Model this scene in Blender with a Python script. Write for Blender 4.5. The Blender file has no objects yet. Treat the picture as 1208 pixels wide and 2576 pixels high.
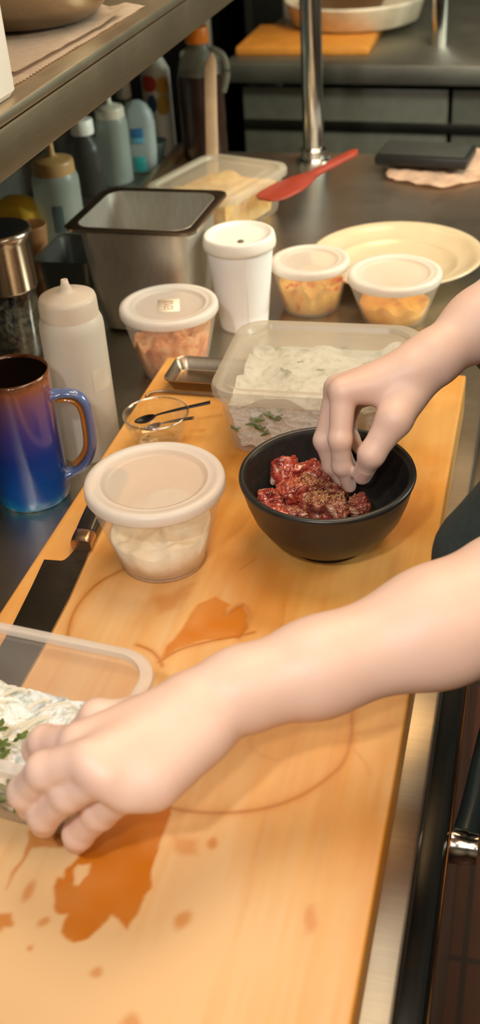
import bpy, bmesh, math, random
import numpy as np
from mathutils import Vector, Matrix, noise as mnoise
from mathutils.bvhtree import BVHTree
random.seed(7); rng = np.random.default_rng(7)
PI = math.pi
scene = bpy.context.scene
COL = scene.collection
TOP = -0.045            # steel worktop height; z = 0 is the top of the cutting board
FLOOR = -0.945

# ------------------------------------------------------------------ materials
MATS = {}
def new_mat(name):
    m = bpy.data.materials.new(name); m.use_nodes = True
    nt = m.node_tree; nt.nodes.clear()
    out = nt.nodes.new('ShaderNodeOutputMaterial')
    return m, nt, out
def setp(b, **k):
    for a, v in k.items():
        a = a.replace('_', ' ')
        if a in b.inputs:
            if isinstance(v, (tuple, list)) and len(v) == 3 and b.inputs[a].type == 'RGBA': v = tuple(v) + (1,)
            b.inputs[a].default_value = v
def N(nt, t, **k):
    n = nt.nodes.new(t)
    for a, v in k.items(): setattr(n, a, v)
    return n
def ramp(nt, stops, interp='LINEAR'):
    r = nt.nodes.new('ShaderNodeValToRGB'); r.color_ramp.interpolation = interp
    e = r.color_ramp.elements
    while len(e) < len(stops): e.new(0.5)
    for i, (p, c) in enumerate(stops):
        e[i].position = p; e[i].color = tuple(c) + (1,)
    return r
def mix(nt, a, b, fac, blend='MIX'):
    m = nt.nodes.new('ShaderNodeMix'); m.data_type = 'RGBA'; m.blend_type = blend
    for s, v in ((6, a), (7, b), (0, fac)):
        if hasattr(v, 'is_output'): nt.links.new(v, m.inputs[s])
        elif isinstance(v, (tuple, list)): m.inputs[s].default_value = tuple(v) + (1,)
        else: m.inputs[s].default_value = v
    return m.outputs[2]
def coords(nt, scale=(1, 1, 1), src='Object'):
    t = nt.nodes.new('ShaderNodeTexCoord'); mp = nt.nodes.new('ShaderNodeMapping')
    mp.inputs['Scale'].default_value = scale
    nt.links.new(t.outputs[src], mp.inputs[0]); return mp.outputs[0]
def noise_tex(nt, vec, scale, detail=4, rough=.55, dist=0):
    n = nt.nodes.new('ShaderNodeTexNoise')
    n.inputs['Scale'].default_value = scale; n.inputs['Detail'].default_value = detail
    n.inputs['Roughness'].default_value = rough; n.inputs['Distortion'].default_value = dist
    nt.links.new(vec, n.inputs['Vector']); return n.outputs['Fac']
def bump(nt, h, strength=.3, dist=.002):
    b = nt.nodes.new('ShaderNodeBump'); b.inputs['Strength'].default_value = strength
    b.inputs['Distance'].default_value = dist; nt.links.new(h, b.inputs['Height']); return b.outputs[0]

def plain(name, col, rough=.5, metal=0, var=.12, scale=30, bmp=0, **extra):
    """principled material with a slight procedural colour and roughness variation"""
    if name in MATS: return MATS[name]
    m, nt, out = new_mat(name)
    b = N(nt, 'ShaderNodeBsdfPrincipled'); nt.links.new(b.outputs[0], out.inputs[0])
    v = coords(nt); n = noise_tex(nt, v, scale)
    lo = tuple(c * (1 - var) for c in col); hi = tuple(min(1, c * (1 + var)) for c in col)
    r = ramp(nt, [(.3, lo), (.7, hi)]); nt.links.new(n, r.inputs[0]); nt.links.new(r.outputs[0], b.inputs['Base Color'])
    setp(b, Roughness=rough, Metallic=metal, **extra)
    if bmp: nt.links.new(bump(nt, n, bmp), b.inputs['Normal'])
    MATS[name] = m; return m

def steel(name, col=(.55, .54, .50), rough=.3, stretch=(60, 4, 60), bmp=.08, scratch=True):
    if name in MATS: return MATS[name]
    m, nt, out = new_mat(name)
    b = N(nt, 'ShaderNodeBsdfPrincipled'); nt.links.new(b.outputs[0], out.inputs[0])
    v = coords(nt, stretch); n = noise_tex(nt, v, 6, 5)
    v2 = coords(nt); n2 = noise_tex(nt, v2, 7, 4, .6)
    mr = N(nt, 'ShaderNodeMapRange'); nt.links.new(n2, mr.inputs[0])
    mr.inputs[3].default_value = rough - .10; mr.inputs[4].default_value = rough + .14
    nt.links.new(mr.outputs[0], b.inputs['Roughness'])
    c = mix(nt, tuple(x * .8 for x in col), tuple(min(1, x * 1.12) for x in col), n)
    nt.links.new(c, b.inputs['Base Color'])
    setp(b, Metallic=1.0)
    nt.links.new(bump(nt, n, bmp, .001), b.inputs['Normal'])
    MATS[name] = m; return m

def frosted(name, col=(.86, .80, .70), fac=.55, rough=.35, trans=.35):
    """milky polypropylene: part see-through, part diffuse and translucent"""
    if name in MATS: return MATS[name]
    m, nt, out = new_mat(name)
    b = N(nt, 'ShaderNodeBsdfPrincipled'); setp(b, Base_Color=col, Roughness=rough)
    tl = N(nt, 'ShaderNodeBsdfTranslucent'); tl.inputs[0].default_value = col + (1,)
    m1 = N(nt, 'ShaderNodeMixShader'); m1.inputs[0].default_value = trans
    nt.links.new(b.outputs[0], m1.inputs[1]); nt.links.new(tl.outputs[0], m1.inputs[2])
    tr = N(nt, 'ShaderNodeBsdfTransparent'); tr.inputs[0].default_value = (.97, .95, .92, 1)
    m2 = N(nt, 'ShaderNodeMixShader')
    v = coords(nt); n = noise_tex(nt, v, 22, 3)
    mr = N(nt, 'ShaderNodeMapRange'); nt.links.new(n, mr.inputs[0]); mr.inputs[3].default_value = fac - .07; mr.inputs[4].default_value = fac + .07
    nt.links.new(mr.outputs[0], m2.inputs[0])
    nt.links.new(tr.outputs[0], m2.inputs[1]); nt.links.new(m1.outputs[0], m2.inputs[2])
    nt.links.new(m2.outputs[0], out.inputs[0]); MATS[name] = m; return m

def glassy(name, col=(.97, .98, .97), rough=.02, fac=.28):
    if name in MATS: return MATS[name]
    m, nt, out = new_mat(name)
    g = N(nt, 'ShaderNodeBsdfGlossy'); g.inputs['Roughness'].default_value = rough; g.inputs[0].default_value = (.95, .97, 1, 1)
    tr = N(nt, 'ShaderNodeBsdfTransparent'); tr.inputs[0].default_value = col + (1,)
    fr = N(nt, 'ShaderNodeLayerWeight'); fr.inputs[0].default_value = .25
    pw = N(nt, 'ShaderNodeMath', operation='POWER'); nt.links.new(fr.outputs['Facing'], pw.inputs[0]); pw.inputs[1].default_value = 1.4
    mr = N(nt, 'ShaderNodeMath', operation='MULTIPLY_ADD'); nt.links.new(pw.outputs[0], mr.inputs[0]); mr.inputs[1].default_value = .75; mr.inputs[2].default_value = fac * .16
    ms = N(nt, 'ShaderNodeMixShader'); nt.links.new(mr.outputs[0], ms.inputs[0])
    nt.links.new(tr.outputs[0], ms.inputs[1]); nt.links.new(g.outputs[0], ms.inputs[2]); nt.links.new(ms.outputs[0], out.inputs[0])
    MATS[name] = m; return m

def skin_mat():
    m, nt, out = new_mat('skin')
    b = N(nt, 'ShaderNodeBsdfPrincipled'); nt.links.new(b.outputs[0], out.inputs[0])
    v = coords(nt); n = noise_tex(nt, v, 28, 4, .6); n2 = noise_tex(nt, v, 420, 3, .6)
    c = mix(nt, (.82, .62, .52), (.78, .50, .39), n)
    nt.links.new(c, b.inputs['Base Color'])
    setp(b, Roughness=.48, Subsurface_Weight=.22, Subsurface_Scale=.012, Subsurface_Radius=(1.0, .35, .18))
    nt.links.new(bump(nt, n2, .12, .0006), b.inputs['Normal']); MATS['skin'] = m; return m

def meat_mat():
    m, nt, out = new_mat('raw_meat')
    b = N(nt, 'ShaderNodeBsdfPrincipled'); nt.links.new(b.outputs[0], out.inputs[0])
    v = coords(nt, (1, 1, 1)); n = noise_tex(nt, v, 48, 2, .5, 1.6); n2 = noise_tex(nt, v, 60, 2, .5)
    c = ramp(nt, [(.30, (.13, .012, .010)), (.46, (.34, .04, .025)), (.56, (.50, .12, .07)), (.61, (.80, .50, .38)), (.75, (.88, .68, .56))])
    nt.links.new(n, c.inputs[0]); nt.links.new(c.outputs[0], b.inputs['Base Color'])
    setp(b, Roughness=.24, Coat_Weight=.5, Coat_Roughness=.15)
    nt.links.new(bump(nt, n2, .35, .002), b.inputs['Normal']); MATS['meat'] = m; return m

def meat_mat2():
    m = MEAT.copy(); m.name = 'seasoned_meat'
    for n in m.node_tree.nodes:
        if n.type == 'VALTORGB':
            for e, c in zip(n.color_ramp.elements, ((.09, .015, .012), (.22, .04, .028), (.36, .11, .065), (.50, .26, .17), (.68, .50, .39))): e.color = c + (1,)
    return m

def board_mat():
    m, nt, out = new_mat('maple_board')
    b = N(nt, 'ShaderNodeBsdfPrincipled'); nt.links.new(b.outputs[0], out.inputs[0])
    v = coords(nt, (1, .06, 1)); g = noise_tex(nt, v, 42, 6, .6, .4)
    vs = coords(nt, (1, .02, .2)); st = noise_tex(nt, vs, 26, 1, .3)
    v3 = coords(nt); bl = noise_tex(nt, v3, 7, 4, .55)
    base = ramp(nt, [(.30, (.52, .185, .016)), (.5, (.63, .26, .034)), (.70, (.72, .35, .07))]); nt.links.new(g, base.inputs[0])
    c = mix(nt, base.outputs[0], (.74, .36, .07), .0)
    strip = ramp(nt, [(.40, (0, 0, 0)), (.55, (.45, .45, .45)), (.62, (0, 0, 0))]); nt.links.new(st, strip.inputs[0])
    c = mix(nt, c, (.60, .23, .02), strip.outputs[0])
    blr = ramp(nt, [(.42, (0, 0, 0)), (.62, (.55, .55, .55))]); nt.links.new(bl, blr.inputs[0])
    c = mix(nt, c, (.76, .44, .15), blr.outputs[0])
    at = N(nt, 'ShaderNodeAttribute', attribute_name='stain')
    sep = N(nt, 'ShaderNodeSeparateColor'); nt.links.new(at.outputs['Color'], sep.inputs[0])
    c = mix(nt, c, (.72, .47, .23), sep.outputs[2])      # pale wear and painted flash brightness
    c = mix(nt, c, (.52, .15, .004), sep.outputs[0])    # wet orange stain
    c = mix(nt, c, (.33, .085, .004), sep.outputs[1])     # dark ring marks
    nt.links.new(c, b.inputs['Base Color'])
    r = N(nt, 'ShaderNodeMapRange'); nt.links.new(sep.outputs[0], r.inputs[0]); r.inputs[3].default_value = .46; r.inputs[4].default_value = .25
    nt.links.new(r.outputs[0], b.inputs['Roughness'])
    vk = coords(nt, (60, 3, 1)); kn = noise_tex(nt, vk, 5, 4, .7)
    nt.links.new(bump(nt, kn, .10, .0006), b.inputs['Normal']); MATS['board'] = m; return m

def mug_mat():
    m, nt, out = new_mat('blue_glaze')
    b = N(nt, 'ShaderNodeBsdfPrincipled'); nt.links.new(b.outputs[0], out.inputs[0])
    t = N(nt, 'ShaderNodeTexCoord'); s = N(nt, 'ShaderNodeSeparateXYZ'); nt.links.new(t.outputs['Object'], s.inputs[0])
    v = coords(nt, (1, 1, .5)); n = noise_tex(nt, v, 45, 4, .6)
    a = N(nt, 'ShaderNodeMath', operation='MULTIPLY_ADD'); nt.links.new(n, a.inputs[0]); a.inputs[1].default_value = .022; nt.links.new(s.outputs[2], a.inputs[2])
    mr = N(nt, 'ShaderNodeMapRange'); nt.links.new(a.outputs[0], mr.inputs[0]); mr.inputs[1].default_value = .008; mr.inputs[2].default_value = .154
    c = ramp(nt, [(0, (.40, .55, .58)), (.04, (.01, .20, .42)), (.12, (.004, .075, .32)), (.42, (.008, .035, .22)), (.62, (.05, .04, .20)), (.82, (.14, .06, .13)), (.93, (.24, .075, .03)), (1, (.05, .02, .01))])
    nt.links.new(mr.outputs[0], c.inputs[0]); nt.links.new(c.outputs[0], b.inputs['Base Color'])
    setp(b, Roughness=.16, Coat_Weight=.5, Coat_Roughness=.06); MATS['mug'] = m; return m

def tile_floor_mat():
    m, nt, out = new_mat('quarry_tile')
    b = N(nt, 'ShaderNodeBsdfPrincipled'); nt.links.new(b.outputs[0], out.inputs[0])
    v = coords(nt); br = N(nt, 'ShaderNodeTexBrick'); nt.links.new(v, br.inputs[0])
    br.offset = 0; br.inputs['Color1'].default_value = (.17, .055, .03, 1); br.inputs['Color2'].default_value = (.12, .045, .028, 1); br.inputs['Mortar'].default_value = (.03, .025, .02, 1)
    br.inputs['Scale'].default_value = 1; br.inputs['Mortar Size'].default_value = .005; br.inputs['Brick Width'].default_value = .2; br.inputs['Row Height'].default_value = .2
    n = noise_tex(nt, v, 8, 4); c = mix(nt, br.outputs[0], (.06, .035, .025), n)
    nt.links.new(c, b.inputs['Base Color']); setp(b, Roughness=.45); MATS['floor'] = m; return m

def speck_mat(name, c1, c2, c3, scale=55, rough=.4, bm=.5, th=(.42, .55)):
    m, nt, out = new_mat(name)
    b = N(nt, 'ShaderNodeBsdfPrincipled'); nt.links.new(b.outputs[0], out.inputs[0])
    v = coords(nt); n = noise_tex(nt, v, scale, 3, .55, .6); n2 = noise_tex(nt, v, scale * 1.7, 4, .6)
    c = ramp(nt, [(.36, c1), (th[0] + .05, c2), (th[1] + .06, c3)]); nt.links.new(n, c.inputs[0])
    nt.links.new(c.outputs[0], b.inputs['Base Color']); setp(b, Roughness=rough)
    nt.links.new(bump(nt, n2, bm, .004), b.inputs['Normal']); MATS[name] = m; return m

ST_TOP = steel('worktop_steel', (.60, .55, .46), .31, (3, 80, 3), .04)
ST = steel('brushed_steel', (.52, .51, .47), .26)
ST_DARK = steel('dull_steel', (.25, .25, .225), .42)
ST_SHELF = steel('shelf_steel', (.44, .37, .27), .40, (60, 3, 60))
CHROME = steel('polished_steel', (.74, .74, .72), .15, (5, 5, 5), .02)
BLACK_PL = plain('black_plastic', (.012, .013, .012), .42)
BLACK_WALL = plain('dark_panel', (.035, .037, .03), .5)
WHITE_PL = plain('white_plastic', (.82, .78, .70), .35, var=.03)
PAPER = plain('cup_paper', (.88, .88, .87), .6, var=.02)
CREAM = plain('cream_ceramic', (.64, .51, .33), .18, var=.04, Coat_Weight=.4)
CHARCOAL = plain('black_stoneware', (.020, .019, .017), .34, var=.25, scale=140, bmp=.05)
SHIRT = plain('dark_teal_cotton', (.018, .03, .03), .85, var=.2, scale=200)
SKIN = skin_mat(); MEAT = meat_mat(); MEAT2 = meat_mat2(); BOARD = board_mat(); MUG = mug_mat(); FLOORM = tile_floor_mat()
TUB = frosted('deli_plastic', (.90, .86, .79), .24)
TUB2 = frosted('clear_tub_plastic', (.90, .88, .84), .24, .2)
LID = frosted('lid_plastic', (.88, .81, .72), .74)
LIDRIM = frosted('lid_rim_plastic', (.92, .88, .82), .86)
LID2 = frosted('thin_lid_plastic', (.72, .66, .54), .50, .25)
BOTTLE = frosted('squeeze_bottle_plastic', (.80, .75, .66), .80)
BLUEBOT = frosted('blue_bottle_plastic', (.42, .48, .44), .75)
GLASS = glassy('clear_glass')
PINK = plain('nail', (.80, .47, .40), .25, var=.03)

# ------------------------------------------------------------------ mesh helpers
def link(name, me, mat=None, parent=None, smooth=True, loc=None):
    o = bpy.data.objects.new(name, me); COL.objects.link(o)
    if mat is not None:
        for mm in (mat if isinstance(mat, list) else [mat]): me.materials.append(mm)
    if smooth: me.polygons.foreach_set('use_smooth', [True] * len(me.polygons))
    if parent: o.parent = parent
    if loc: o.location = loc
    me.update(); return o
def obj_bm(name, bm, mat=None, parent=None, smooth=True, loc=None, sharp=38):
    bmesh.ops.recalc_face_normals(bm, faces=bm.faces[:])
    if smooth and sharp:
        a = math.radians(sharp)
        for e in bm.edges:
            if len(e.link_faces) == 2 and e.calc_face_angle(0) > a: e.smooth = False
    me = bpy.data.meshes.new(name); bm.to_mesh(me); bm.free()
    return link(name, me, mat, parent, smooth, loc)
def tag(o, label, cat, group=None, kind=None):
    o['label'] = label; o['category'] = cat
    if group: o['group'] = group
    if kind: o['kind'] = kind
    return o
def thing(name, label, cat, loc=(0, 0, 0), rz=0, group=None):
    o = bpy.data.objects.new(name, None); COL.objects.link(o); o.empty_display_size = .02
    o.location = loc; o.rotation_euler = (0, 0, rz); return tag(o, label, cat, group)
def struct(o): o['kind'] = 'structure'; return o

def add_lathe(bm, prof, seg=72, c=(0, 0, 0), M=None):
    rings = []
    for r, z in prof:
        if r < 1e-5: rings.append([bm.verts.new((0, 0, z))])
        else: rings.append([bm.verts.new((r * math.cos(2 * PI * i / seg), r * math.sin(2 * PI * i / seg), z)) for i in range(seg)])
    for a, b in zip(rings, rings[1:]):
        if len(a) == 1 and len(b) == 1: continue
        for i in range(seg):
            j = (i + 1) % seg
            if len(a) == 1: bm.faces.new((a[0], b[j], b[i]))
            elif len(b) == 1: bm.faces.new((a[i], a[j], b[0]))
            else: bm.faces.new((a[i], a[j], b[j], b[i]))
    vs = [v for r in rings for v in r]
    if M is not None: bmesh.ops.transform(bm, matrix=M, verts=vs)
    bmesh.ops.translate(bm, vec=c, verts=vs); return vs
def lathe(name, prof, mat, parent=None, seg=72, loc=None, c=(0, 0, 0), M=None, sharp=38):
    bm = bmesh.new(); add_lathe(bm, prof, seg, c, M); return obj_bm(name, bm, mat, parent, True, loc, sharp)
def add_box(bm, x0, x1, y0, y1, z0, z1, bev=0, seg=2, M=None):
    r = bmesh.ops.create_cube(bm, size=1); vs = r['verts']
    bmesh.ops.scale(bm, vec=(x1 - x0, y1 - y0, z1 - z0), verts=vs)
    bmesh.ops.translate(bm, vec=((x0 + x1) / 2, (y0 + y1) / 2, (z0 + z1) / 2), verts=vs)
    if bev:
        es = list({e for v in vs for e in v.link_edges})
        rr = bmesh.ops.bevel(bm, geom=es, offset=bev, segments=seg, affect='EDGES', profile=.5)
        vs = list({v for f in rr['faces'] for v in f.verts} | {v for v in vs if v.is_valid})
    if M is not None: bmesh.ops.transform(bm, matrix=M, verts=vs)
    return vs
def box(name, x0, x1, y0, y1, z0, z1, mat, parent=None, bev=0, loc=None, M=None, seg=2):
    bm = bmesh.new(); add_box(bm, x0, x1, y0, y1, z0, z1, bev, seg, M); return obj_bm(name, bm, mat, parent, True, loc)
def spline(pts, n=8):
    P = [Vector(p) for p in pts]; out = []
    for i in range(len(P) - 1):
        p0 = P[max(i - 1, 0)]; p1 = P[i]; p2 = P[i + 1]; p3 = P[min(i + 2, len(P) - 1)]
        for k in range(n):
            t = k / n
            out.append(.5 * ((2 * p1) + (-p0 + p2) * t + (2 * p0 - 5 * p1 + 4 * p2 - p3) * t * t + (-p0 + 3 * p1 - 3 * p2 + p3) * t ** 3))
    out.append(P[-1]); return out
def add_tube(bm, pts, rad, seg=14, closed=False, sx=1, sy=1, up=Vector((0, 0, 1))):
    """sweep an ellipse (rad*sx wide, rad*sy high) along pts; rad may be a list"""
    n = len(pts); P = [Vector(p) for p in pts]; R = rad if isinstance(rad, (list, tuple)) else [rad] * n
    rings = []
    for i, p in enumerate(P):
        if closed: t = P[(i + 1) % n] - P[i - 1]
        else: t = P[min(i + 1, n - 1)] - P[max(i - 1, 0)]
        t.normalize(); s = t.cross(up)
        if s.length < 1e-3: s = t.cross(Vector((0, 1, 0)))
        s.normalize(); u = s.cross(t)
        rings.append([bm.verts.new(p + s * (R[i] * sx * math.cos(a)) + u * (R[i] * sy * math.sin(a))) for a in [2 * PI * k / seg for k in range(seg)]])
    m = n if closed else n - 1
    for i in range(m):
        a, b = rings[i], rings[(i + 1) % n]
        for k in range(seg): bm.faces.new((a[k], a[(k + 1) % seg], b[(k + 1) % seg], b[k]))
    if not closed:
        bm.faces.new(rings[0]); bm.faces.new(rings[-1][::-1])
def tube(name, pts, rad, mat, parent=None, seg=14, closed=False, sx=1, sy=1, sm=8, loc=None, up=Vector((0, 0, 1))):
    P = spline(pts, sm) if sm > 1 and not closed else [Vector(p) for p in pts]
    if isinstance(rad, (list, tuple)) and len(rad) != len(P):
        rad = [float(np.interp(i / (len(P) - 1) * (len(rad) - 1), range(len(rad)), rad)) for i in range(len(P))]
    bm = bmesh.new(); add_tube(bm, P, rad, seg, closed, sx, sy, up); return obj_bm(name, bm, mat, parent, True, loc)
def rrect(hx, hy, r, n=6):
    r = min(r, hx - 1e-4, hy - 1e-4); pts = []
    for cx, cy, a0 in ((hx - r, hy - r, 0), (-hx + r, hy - r, 90), (-hx + r, -hy + r, 180), (hx - r, -hy + r, 270)):
        for k in range(n + 1):
            a = math.radians(a0 + 90 * k / n); pts.append((cx + r * math.cos(a), cy + r * math.sin(a)))
    return pts
def add_loft(bm, rings, cap0=False, cap1=False, n=6, M=None):
    """rings: (hx, hy, corner radius, z)"""
    V = [[bm.verts.new((x, y, z)) for x, y in rrect(hx, hy, r, n)] for hx, hy, r, z in rings]
    for a, b in zip(V, V[1:]):
        m = len(a)
        for i in range(m): bm.faces.new((a[i], a[(i + 1) % m], b[(i + 1) % m], b[i]))
    if cap0: bm.faces.new(V[0][::-1])
    if cap1: bm.faces.new(V[-1])
    vs = [v for r in V for v in r]
    if M is not None: bmesh.ops.transform(bm, matrix=M, verts=vs)
    return vs
def loft(name, rings, mat, parent=None, cap0=False, cap1=False, n=6, M=None, loc=None):
    bm = bmesh.new(); add_loft(bm, rings, cap0, cap1, n, M); return obj_bm(name, bm, mat, parent, True, loc)
def lumps(name, f, r, mat, parent=None, amp=.004, sc=60, nr=26, seg=72, loc=None, seed=0, base=0.0, rb=None):
    """food filling a round container: radius r at the surface, rb at the bottom, surface height f(x, y)"""
    bm = bmesh.new(); rb = rb or r
    rings = []
    for i in range(nr + 1):
        q = i / nr * r; row = []
        for k in range(seg if i else 1):
            a = 2 * PI * k / seg; x, y = q * math.cos(a), q * math.sin(a)
            z = f(x, y) + amp * mnoise.fractal(Vector((x * sc, y * sc, seed)), .9, 2, 3)
            row.append(bm.verts.new((x, y, max(base + .001, z))))
        rings.append(row)
    for k in range(seg): bm.faces.new((rings[0][0], rings[1][k], rings[1][(k + 1) % seg]))
    for a, b in zip(rings[1:], rings[2:]):
        for k in range(seg): bm.faces.new((a[k], b[k], b[(k + 1) % seg], a[(k + 1) % seg]))
    low = [bm.verts.new((rb * math.cos(2 * PI * k / seg), rb * math.sin(2 * PI * k / seg), base)) for k in range(seg)]
    for k in range(seg): bm.faces.new((rings[-1][k], low[k], low[(k + 1) % seg], rings[-1][(k + 1) % seg]))
    bm.faces.new(low)
    return obj_bm(name, bm, mat, parent, True, loc, 0)

# ------------------------------------------------------------------ signed-distance modelling for bodies
class Field:
    def __init__(s, lo, hi, h):
        s.lo = np.array(lo, float); s.h = h
        s.n = np.ceil((np.array(hi) - s.lo) / h).astype(int) + 1
        s.F = np.full(s.n, 1.0, np.float32)
    def sub(s, lo, hi):
        a = np.clip(np.floor((np.array(lo) - s.lo) / s.h).astype(int), 0, s.n); b = np.clip(np.ceil((np.array(hi) - s.lo) / s.h).astype(int) + 1, 0, s.n)
        ax = [s.lo[i] + s.h * np.arange(a[i], b[i]) for i in range(3)]
        return tuple(slice(a[i], b[i]) for i in range(3)), np.meshgrid(*ax, indexing='ij', sparse=True)
    def blend(s, sl, d, k):
        F = s.F[sl]
        if k > 0:
            h = np.clip(.5 + .5 * (F - d) / k, 0, 1); s.F[sl] = F * (1 - h) + d * h - k * h * (1 - h)
        else: s.F[sl] = np.minimum(F, d)
    def seg(s, p, q, r0, r1, k=.003, sq=None):
        p = np.array(p, float); q = np.array(q, float); m = max(r0, r1) * (1 if sq is None else 1.5) + max(3 * k, 4 * s.h)
        sl, (X, Y, Z) = s.sub(np.minimum(p, q) - m, np.maximum(p, q) + m)
        if 0 in s.F[sl].shape: return
        d = q - p; L = max(float(d @ d), 1e-12)
        t = np.clip(((X - p[0]) * d[0] + (Y - p[1]) * d[1] + (Z - p[2]) * d[2]) / L, 0, 1)
        vx, vy, vz = X - p[0] - t * d[0], Y - p[1] - t * d[1], Z - p[2] - t * d[2]
        if sq is not None:  # sq = (axis, factor) : squash distances along axis
            ax, f = np.array(sq[0], float), sq[1]; ax /= np.linalg.norm(ax)
            w = vx * ax[0] + vy * ax[1] + vz * ax[2]
            vx, vy, vz = vx + (f - 1) * w * ax[0], vy + (f - 1) * w * ax[1], vz + (f - 1) * w * ax[2]
        s.blend(sl, (np.sqrt(vx * vx + vy * vy + vz * vz) - (r0 + t * (r1 - r0))).astype(np.float32), k)
    def ell(s, c, r, k=.003):
        c = np.array(c, float); r = np.array(r, float); m = r + max(3 * k, 4 * s.h)
        sl, (X, Y, Z) = s.sub(c - m, c + m)
        if 0 in s.F[sl].shape: return
        q = np.sqrt(((X - c[0]) / r[0]) ** 2 + ((Y - c[1]) / r[1]) ** 2 + ((Z - c[2]) / r[2]) ** 2)
        s.blend(sl, ((q - 1) * r.min()).astype(np.float32), k)
    def chain(s, J, k=.004):
        """a finger built apart, then united with the rest by a small blend"""
        for a, b in zip(J, J[1:]): s.seg(a[:3], b[:3], a[3], b[3], k)
    def mesh(s):
        F = s.F; ins = F < 0
        n = np.array(F.shape) - 1
        acc = np.zeros(tuple(n) + (3,), np.float32); cnt = np.zeros(tuple(n), np.float32)
        for ax in range(3):
            for u in (0, 1):
                for v in (0, 1):
                    o = [0, 0, 0]; o[(ax + 1) % 3] = u; o[(ax + 2) % 3] = v
                    a = F[o[0]:o[0] + n[0], o[1]:o[1] + n[1], o[2]:o[2] + n[2]]; o2 = list(o); o2[ax] = 1
                    b = F[o2[0]:o2[0] + n[0], o2[1]:o2[1] + n[1], o2[2]:o2[2] + n[2]]
                    m = (a < 0) != (b < 0); t = np.where(m, a / np.where(m, a - b, 1), 0)
                    for i in range(3): acc[..., i] += np.where(m, t if i == ax else o[i], 0)
                    cnt += m
        act = cnt > 0; idx = -np.ones(cnt.shape, np.int64); idx[act] = np.arange(act.sum())
        ijk = np.argwhere(act); V = (ijk + acc[act] / cnt[act][:, None]) * s.h + s.lo
        quads = []
        for ax in range(3):
            a = [slice(1, -1)] * 3; a[ax] = slice(0, -1); b = list(a); b[ax] = slice(1, None)
            A = ins[tuple(a)]; B = ins[tuple(b)]; m = A != B; pos = np.argwhere(m)
            off = np.array([1, 1, 1]); off[ax] = 0; pos = pos + off; flip = A[m]
            e1 = np.zeros(3, int); e1[(ax + 1) % 3] = 1; e2 = np.zeros(3, int); e2[(ax + 2) % 3] = 1
            g = lambda q: idx[q[:, 0], q[:, 1], q[:, 2]]
            q = np.stack([g(pos - e1 - e2), g(pos - e2), g(pos), g(pos - e1)], 1)
            q[~flip] = q[~flip][:, ::-1]; quads.append(q)
        return V, np.concatenate(quads)
def mesh_from(name, parts):
    V = []; Q = []; o = 0
    for v, q in parts: V.append(v); Q.append(q + o); o += len(v)
    V = np.concatenate(V); Q = np.concatenate(Q)
    me = bpy.data.meshes.new(name); me.from_pydata(V.tolist(), [], Q.tolist()); me.update(); return me
# ------------------------------------------------------------------ setting
struct(box('floor', -1.2, 2.4, -2.2, 4.6, FLOOR - .05, FLOOR, FLOORM))
struct(box('wall_left', -1.3, -1.2, -2.2, 4.6, FLOOR, 1.75, plain('left_wall_paint', (.05, .052, .045), .6)))
struct(box('wall_back', -1.2, 2.4, 4.6, 4.7, FLOOR, 1.75, plain('back_wall_paint', (.03, .031, .027), .6)))
struct(box('wall_right', 2.4, 2.5, -2.2, 4.6, FLOOR, 1.75, plain('right_wall_paint', (.55, .50, .40), .7)))
struct(box('wall_front', -1.2, 2.4, -2.3, -2.2, FLOOR, 1.75, plain('front_wall_paint', (.55, .50, .40), .7)))
struct(box('ceiling', -1.2, 2.4, -2.2, 4.6, 1.75, 1.8, plain('ceiling_paint', (.45, .40, .32), .8)))

# the steel prep table the board lies on
t = thing('prep_table', 'long stainless steel prep table under the wooden cutting board', 'table', (-.45, .7, FLOOR))
def local(o, root):
    o.location = o.location - root.location if root.rotation_euler.z == 0 else o.location
    return o
bm = bmesh.new()
add_box(bm, -.86, -.037, -.7, 2.0, TOP - .035, TOP, .003)
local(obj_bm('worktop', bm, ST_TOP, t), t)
local(box('edge_rail', -.665, -.650, 1.5, 1.999, TOP, TOP + .016, steel('rail_brass_steel', (.42, .30, .17), .35), t, .002), t)
for x, y in ((-.81, -.6), (-.09, -.6), (-.81, 1.93), (-.10, 1.93)):
    bm = bmesh.new(); add_lathe(bm, [(0, FLOOR), (.024, FLOOR), (.024, FLOOR + .03), (.02, FLOOR + .04), (.02, TOP - .034), (0, TOP - .034)], 24, (x, y, 0))
    local(obj_bm('leg', bm, CHROME, t), t)
struct(box('trim_1', -.885, -.863, -.7, 2.0, FLOOR, TOP + .42, plain('dark_splash', (.06, .062, .052), .4), None, .002))

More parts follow.
